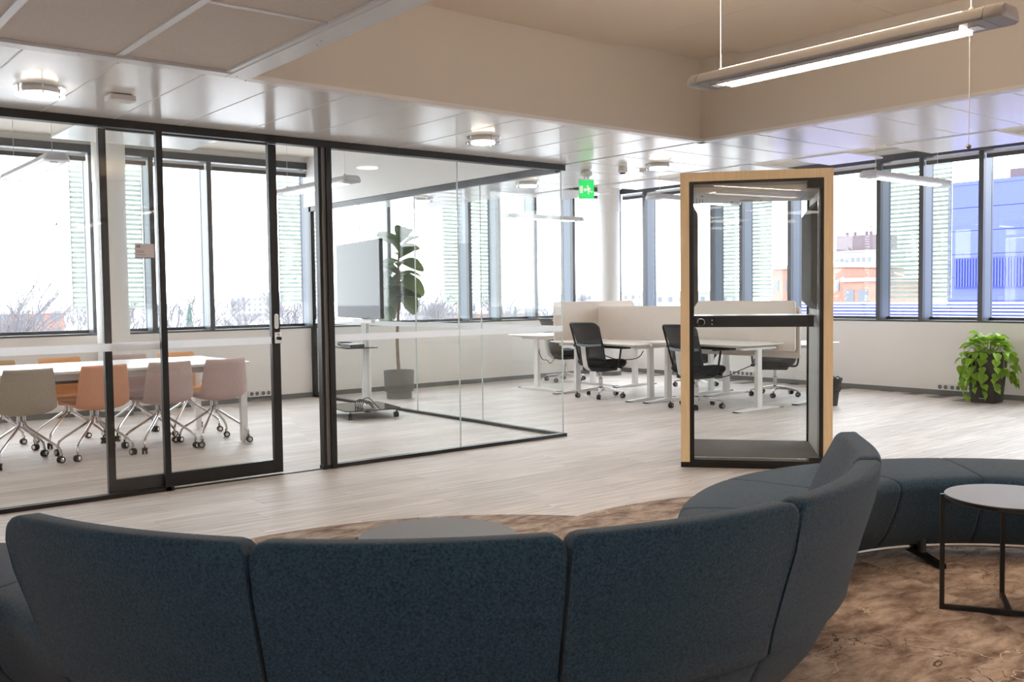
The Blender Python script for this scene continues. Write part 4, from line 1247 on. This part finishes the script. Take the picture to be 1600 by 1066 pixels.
for (ang, d, s) in spots:
    q = Vector((d * math.cos(bear(ang)), d * math.sin(bear(ang))))
    if any((q - w_).length < 10.5 for w_ in placed) or (q - Vector((33, 155))).length < 12 or (q - Vector((26.4, 70.2))).length < 6: continue
    placed.append(q)
    o = bpy.data.objects.new('bare_tree', TM[k % 4]); COL.objects.link(o); k += 1
    o.location = (d * math.cos(bear(ang)), d * math.sin(bear(ang)), GZ); o.rotation_euler = (0, 0, rr.uniform(0, 6.28)); o.scale = (s * TREE, s * TREE, s * TREE)
    px = 800 + 1500.3 * math.tan(-ang)
    wnd = 'the leftmost window' if px < 170 else 'the window left of the door stile' if px < 420 else 'the window behind the door opening' if px < 520 else 'the television' if px < 640 else 'the window right of the fig' if px < 775 else 'the glass corner windows'
    tag(o, '%s bare winter tree outside beyond %s' % ('near' if d < 85 else 'mid-distance' if d < 180 else 'farthest', wnd), 'tree', 'bare winter trees outside')

def spruce(x, y, h, w, label):
    t = thing('spruce', label, 'tree', (x, y, GZ))
    MB().tube([(0, 0, 0), (0, 0, h * .95)], [.22, .05], 8).build('trunk', 'twig', t)
    r = random.Random(int(x * 7 + h)); mb = MB(); n = 16
    for i in range(15):
        f0 = i / 15; z = h * (.18 + .80 * f0); rad = w * (1 - f0) ** .9 + .12
        top = [(rad * .18 * math.cos(2 * PI * q / n), rad * .18 * math.sin(2 * PI * q / n), z + h * .075) for q in range(n)]
        bot = [((rad * r.uniform(.9, 1.12) if q % 2 else rad * r.uniform(.55, .75)) * math.cos(2 * PI * q / n), (rad * r.uniform(.9, 1.12) if q % 2 else rad * r.uniform(.55, .75)) * math.sin(2 * PI * q / n), z - (.3 if q % 2 else 0)) for q in range(n)]
        mb.loft([top, bot])
    mb.build('needle_tiers', 'spruce', t, smooth=0)
def sp(px, d, h, w, label):
    a = _yaw - math.atan((px - 800) / 1500.3)
    spruce(d * math.cos(a), d * math.sin(a), h, w, label)
sp(297, 75, 13.9, 1.6, 'spruce outside the meeting room window left of the sliding door')
sp(905, 62, 14.0, 2.1, 'tall spruce outside, just right of the glass partition corner')
sp(832, 90, 13.4, 1.2, 'slim spruce outside seen through the glass left of the partition corner')
sp(806, 95, 13.2, 1.3, 'smaller spruce outside near the middle window mullion')
sp(676, 120, 13.0, 2.2, 'broad spruce outside below the window right of the fig')

# --- buildings
def block(name, label, loc, rz, w, d, h, wall, cols, rows, wz0, wz1, ww, wh, roof='roofpale', x0=None):
    t = thing(name, label, 'building', loc, rz)
    MB().box(-w / 2, w / 2, 0, d, 0, h).build('facade', wall, t)
    MB().box(-w / 2 - .2, w / 2 + .2, -.2, d + .2, h, h + .4).build('roof', roof, t)
    me = MB().box(-ww / 2, ww / 2, -.06, .1, -wh / 2, wh / 2).mesh('window', 0); me.materials.append(M['farglass'])
    for i in range(cols):
        for j in range(rows):
            o = bpy.data.objects.new('window', me); COL.objects.link(o); o.parent = t
            o.location = (-w / 2 + (i + .5) * w / cols, 0, wz0 + (wz1 - wz0) * (j + .5) / rows)
    return t
block('brick_house', 'reddish brick house beyond the leftmost window', (33, 150, GZ), 0, 9, 10, 12.4, 'brick', 4, 5, 2, 13, 1.0, 1.3)
block('brick_house', 'long low pinkish house beyond the window by the fig', (112, 150, GZ), -.5, 26, 9, 10.6, 'brick', 11, 3, 3, 11, 1.1, 1.3)
bb = block('brick_block', 'salmon brick block left of the blue building, seen beside the booth', (90, 60.6, GZ), -PI / 2, 9.0, 12, 16.75, 'brick', 6, 6, 1, 16.2, .55, 1.2)
b2 = block('brick_block', 'lower salmon brick wing right of the taller brick block', (89, 54.0, GZ), -PI / 2, 3.0, 12, 15.2, 'brick', 2, 6, 1, 14.8, 1.0, 1.5)
tw = block('office_tower', 'pale office tower with a dark rooftop storey in the distance', (220, 134.6, GZ), -PI / 2, 10.6, 16, 24.0, 'towerwall', 7, 9, 2, 23.2, .9, 1.1, roof='towerwall')
MB().box(-5.0, 5.3, .5, 12, 24.4, 28.2).build('rooftop_storey', 'towerdark', tw)
for x in (-3.2, -1.0, 2.2, 3.4):
    MB().box(x, x + .5, 2, 2.6, 28.2, 29.2).build('roof_vent', 'towerdark', tw)
for i, (px, d, w, h, lab) in enumerate(((395, 620, 26, 15.5, 'hazy far block on the skyline left of the door stile'), (428, 700, 14, 17.5, 'small hazy skyline building behind the door stile'), (1030, 400, 60, 14.6, 'low hazy hall beyond the window right of the column'), (1090, 300, 26, 14.2, 'pale low hall behind the booth left post'), (870, 500, 40, 14.0, 'low hazy block beside the tall spruce'))):
    a = _yaw - math.atan((px - 800) / 1500.3)
    block('far_building', lab, (d * math.cos(a), d * math.sin(a), GZ), a - PI / 2, w, 20, h, 'towerwall', max(4, int(w / 3)), 4, 2, h - .5, 1.2, 1.5)

blue = thing('blue_building', 'bright blue clad building outside the right windows', 'building', (34, 0, 0))
MB().box(.1, 14, -9, 17.05, GZ, 4.95).build('core', 'bluedark', blue)
cl = [(.9 + .82 * k, .9 + .82 * (k + 1)) for k in range(-17, 5)]
for (z0, z1) in cl:
    for (y0, y1) in ((-9, -2.5), (-2.5, 4.0), (4.0, 10.5), (10.5, 17.05)):
        MB().box(0, .1, y0 + .008, y1 - .008, z0 + .012, z1 - .008).build('cladding_panel', 'bluewall', blue)
MB().box(-.02, 14, -9, 17.1, 4.98, 5.10).build('parapet_cap', 'bluewall', blue)
MB().box(3, 12, -9, 16.2, 5.1, 5.75).build('roof_plant_room', 'towerdark', blue)
for (y0, y1) in ((15.85, 16.75), (12.2, 15.5), (8.4, 11.7)):
    gv = MB().box(-.06, 0, y0, y1, 1.36, 2.42).build('vent_grille', 'bluedark', blue)
    fm = MB().box(-.11, -.06, -.02, .02, 1.40, 2.38).mesh('fin', 0); fm.materials.append(M['bluewall'])
    y = y0 + .05
    while y < y1 - .02:
        o = bpy.data.objects.new('fin', fm); COL.objects.link(o); o.parent = gv; o.location = (0, y, 0)
        y += .098
fence = thing('slatted_parapet', 'blue slatted roof parapet along the bottom of the right windows', 'parapet', (20, 0, 0))
sm = MB().box(-.02, .02, -4, 14.4, -.019, .019).mesh('slat', 0); sm.materials.append(M['bluelight'])
for k in range(15):
    o = bpy.data.objects.new('slat', sm); COL.objects.link(o); o.parent = fence; o.location = (0, 0, 1.02 - k * .072)
MB().box(.05, .09, -4, 14.4, -.3, .99).build('backing_sheet', 'bluewall', fence)
for y in range(-4, 15, 2):
    MB().box(.02, .05, y - .03, y + .03, -.2, 1.04).build('post', 'bluedark', fence)
MB().box(-.3, 12, -6, 14.6, GZ, -.25).build('lower_roof', 'roofpale', fence)
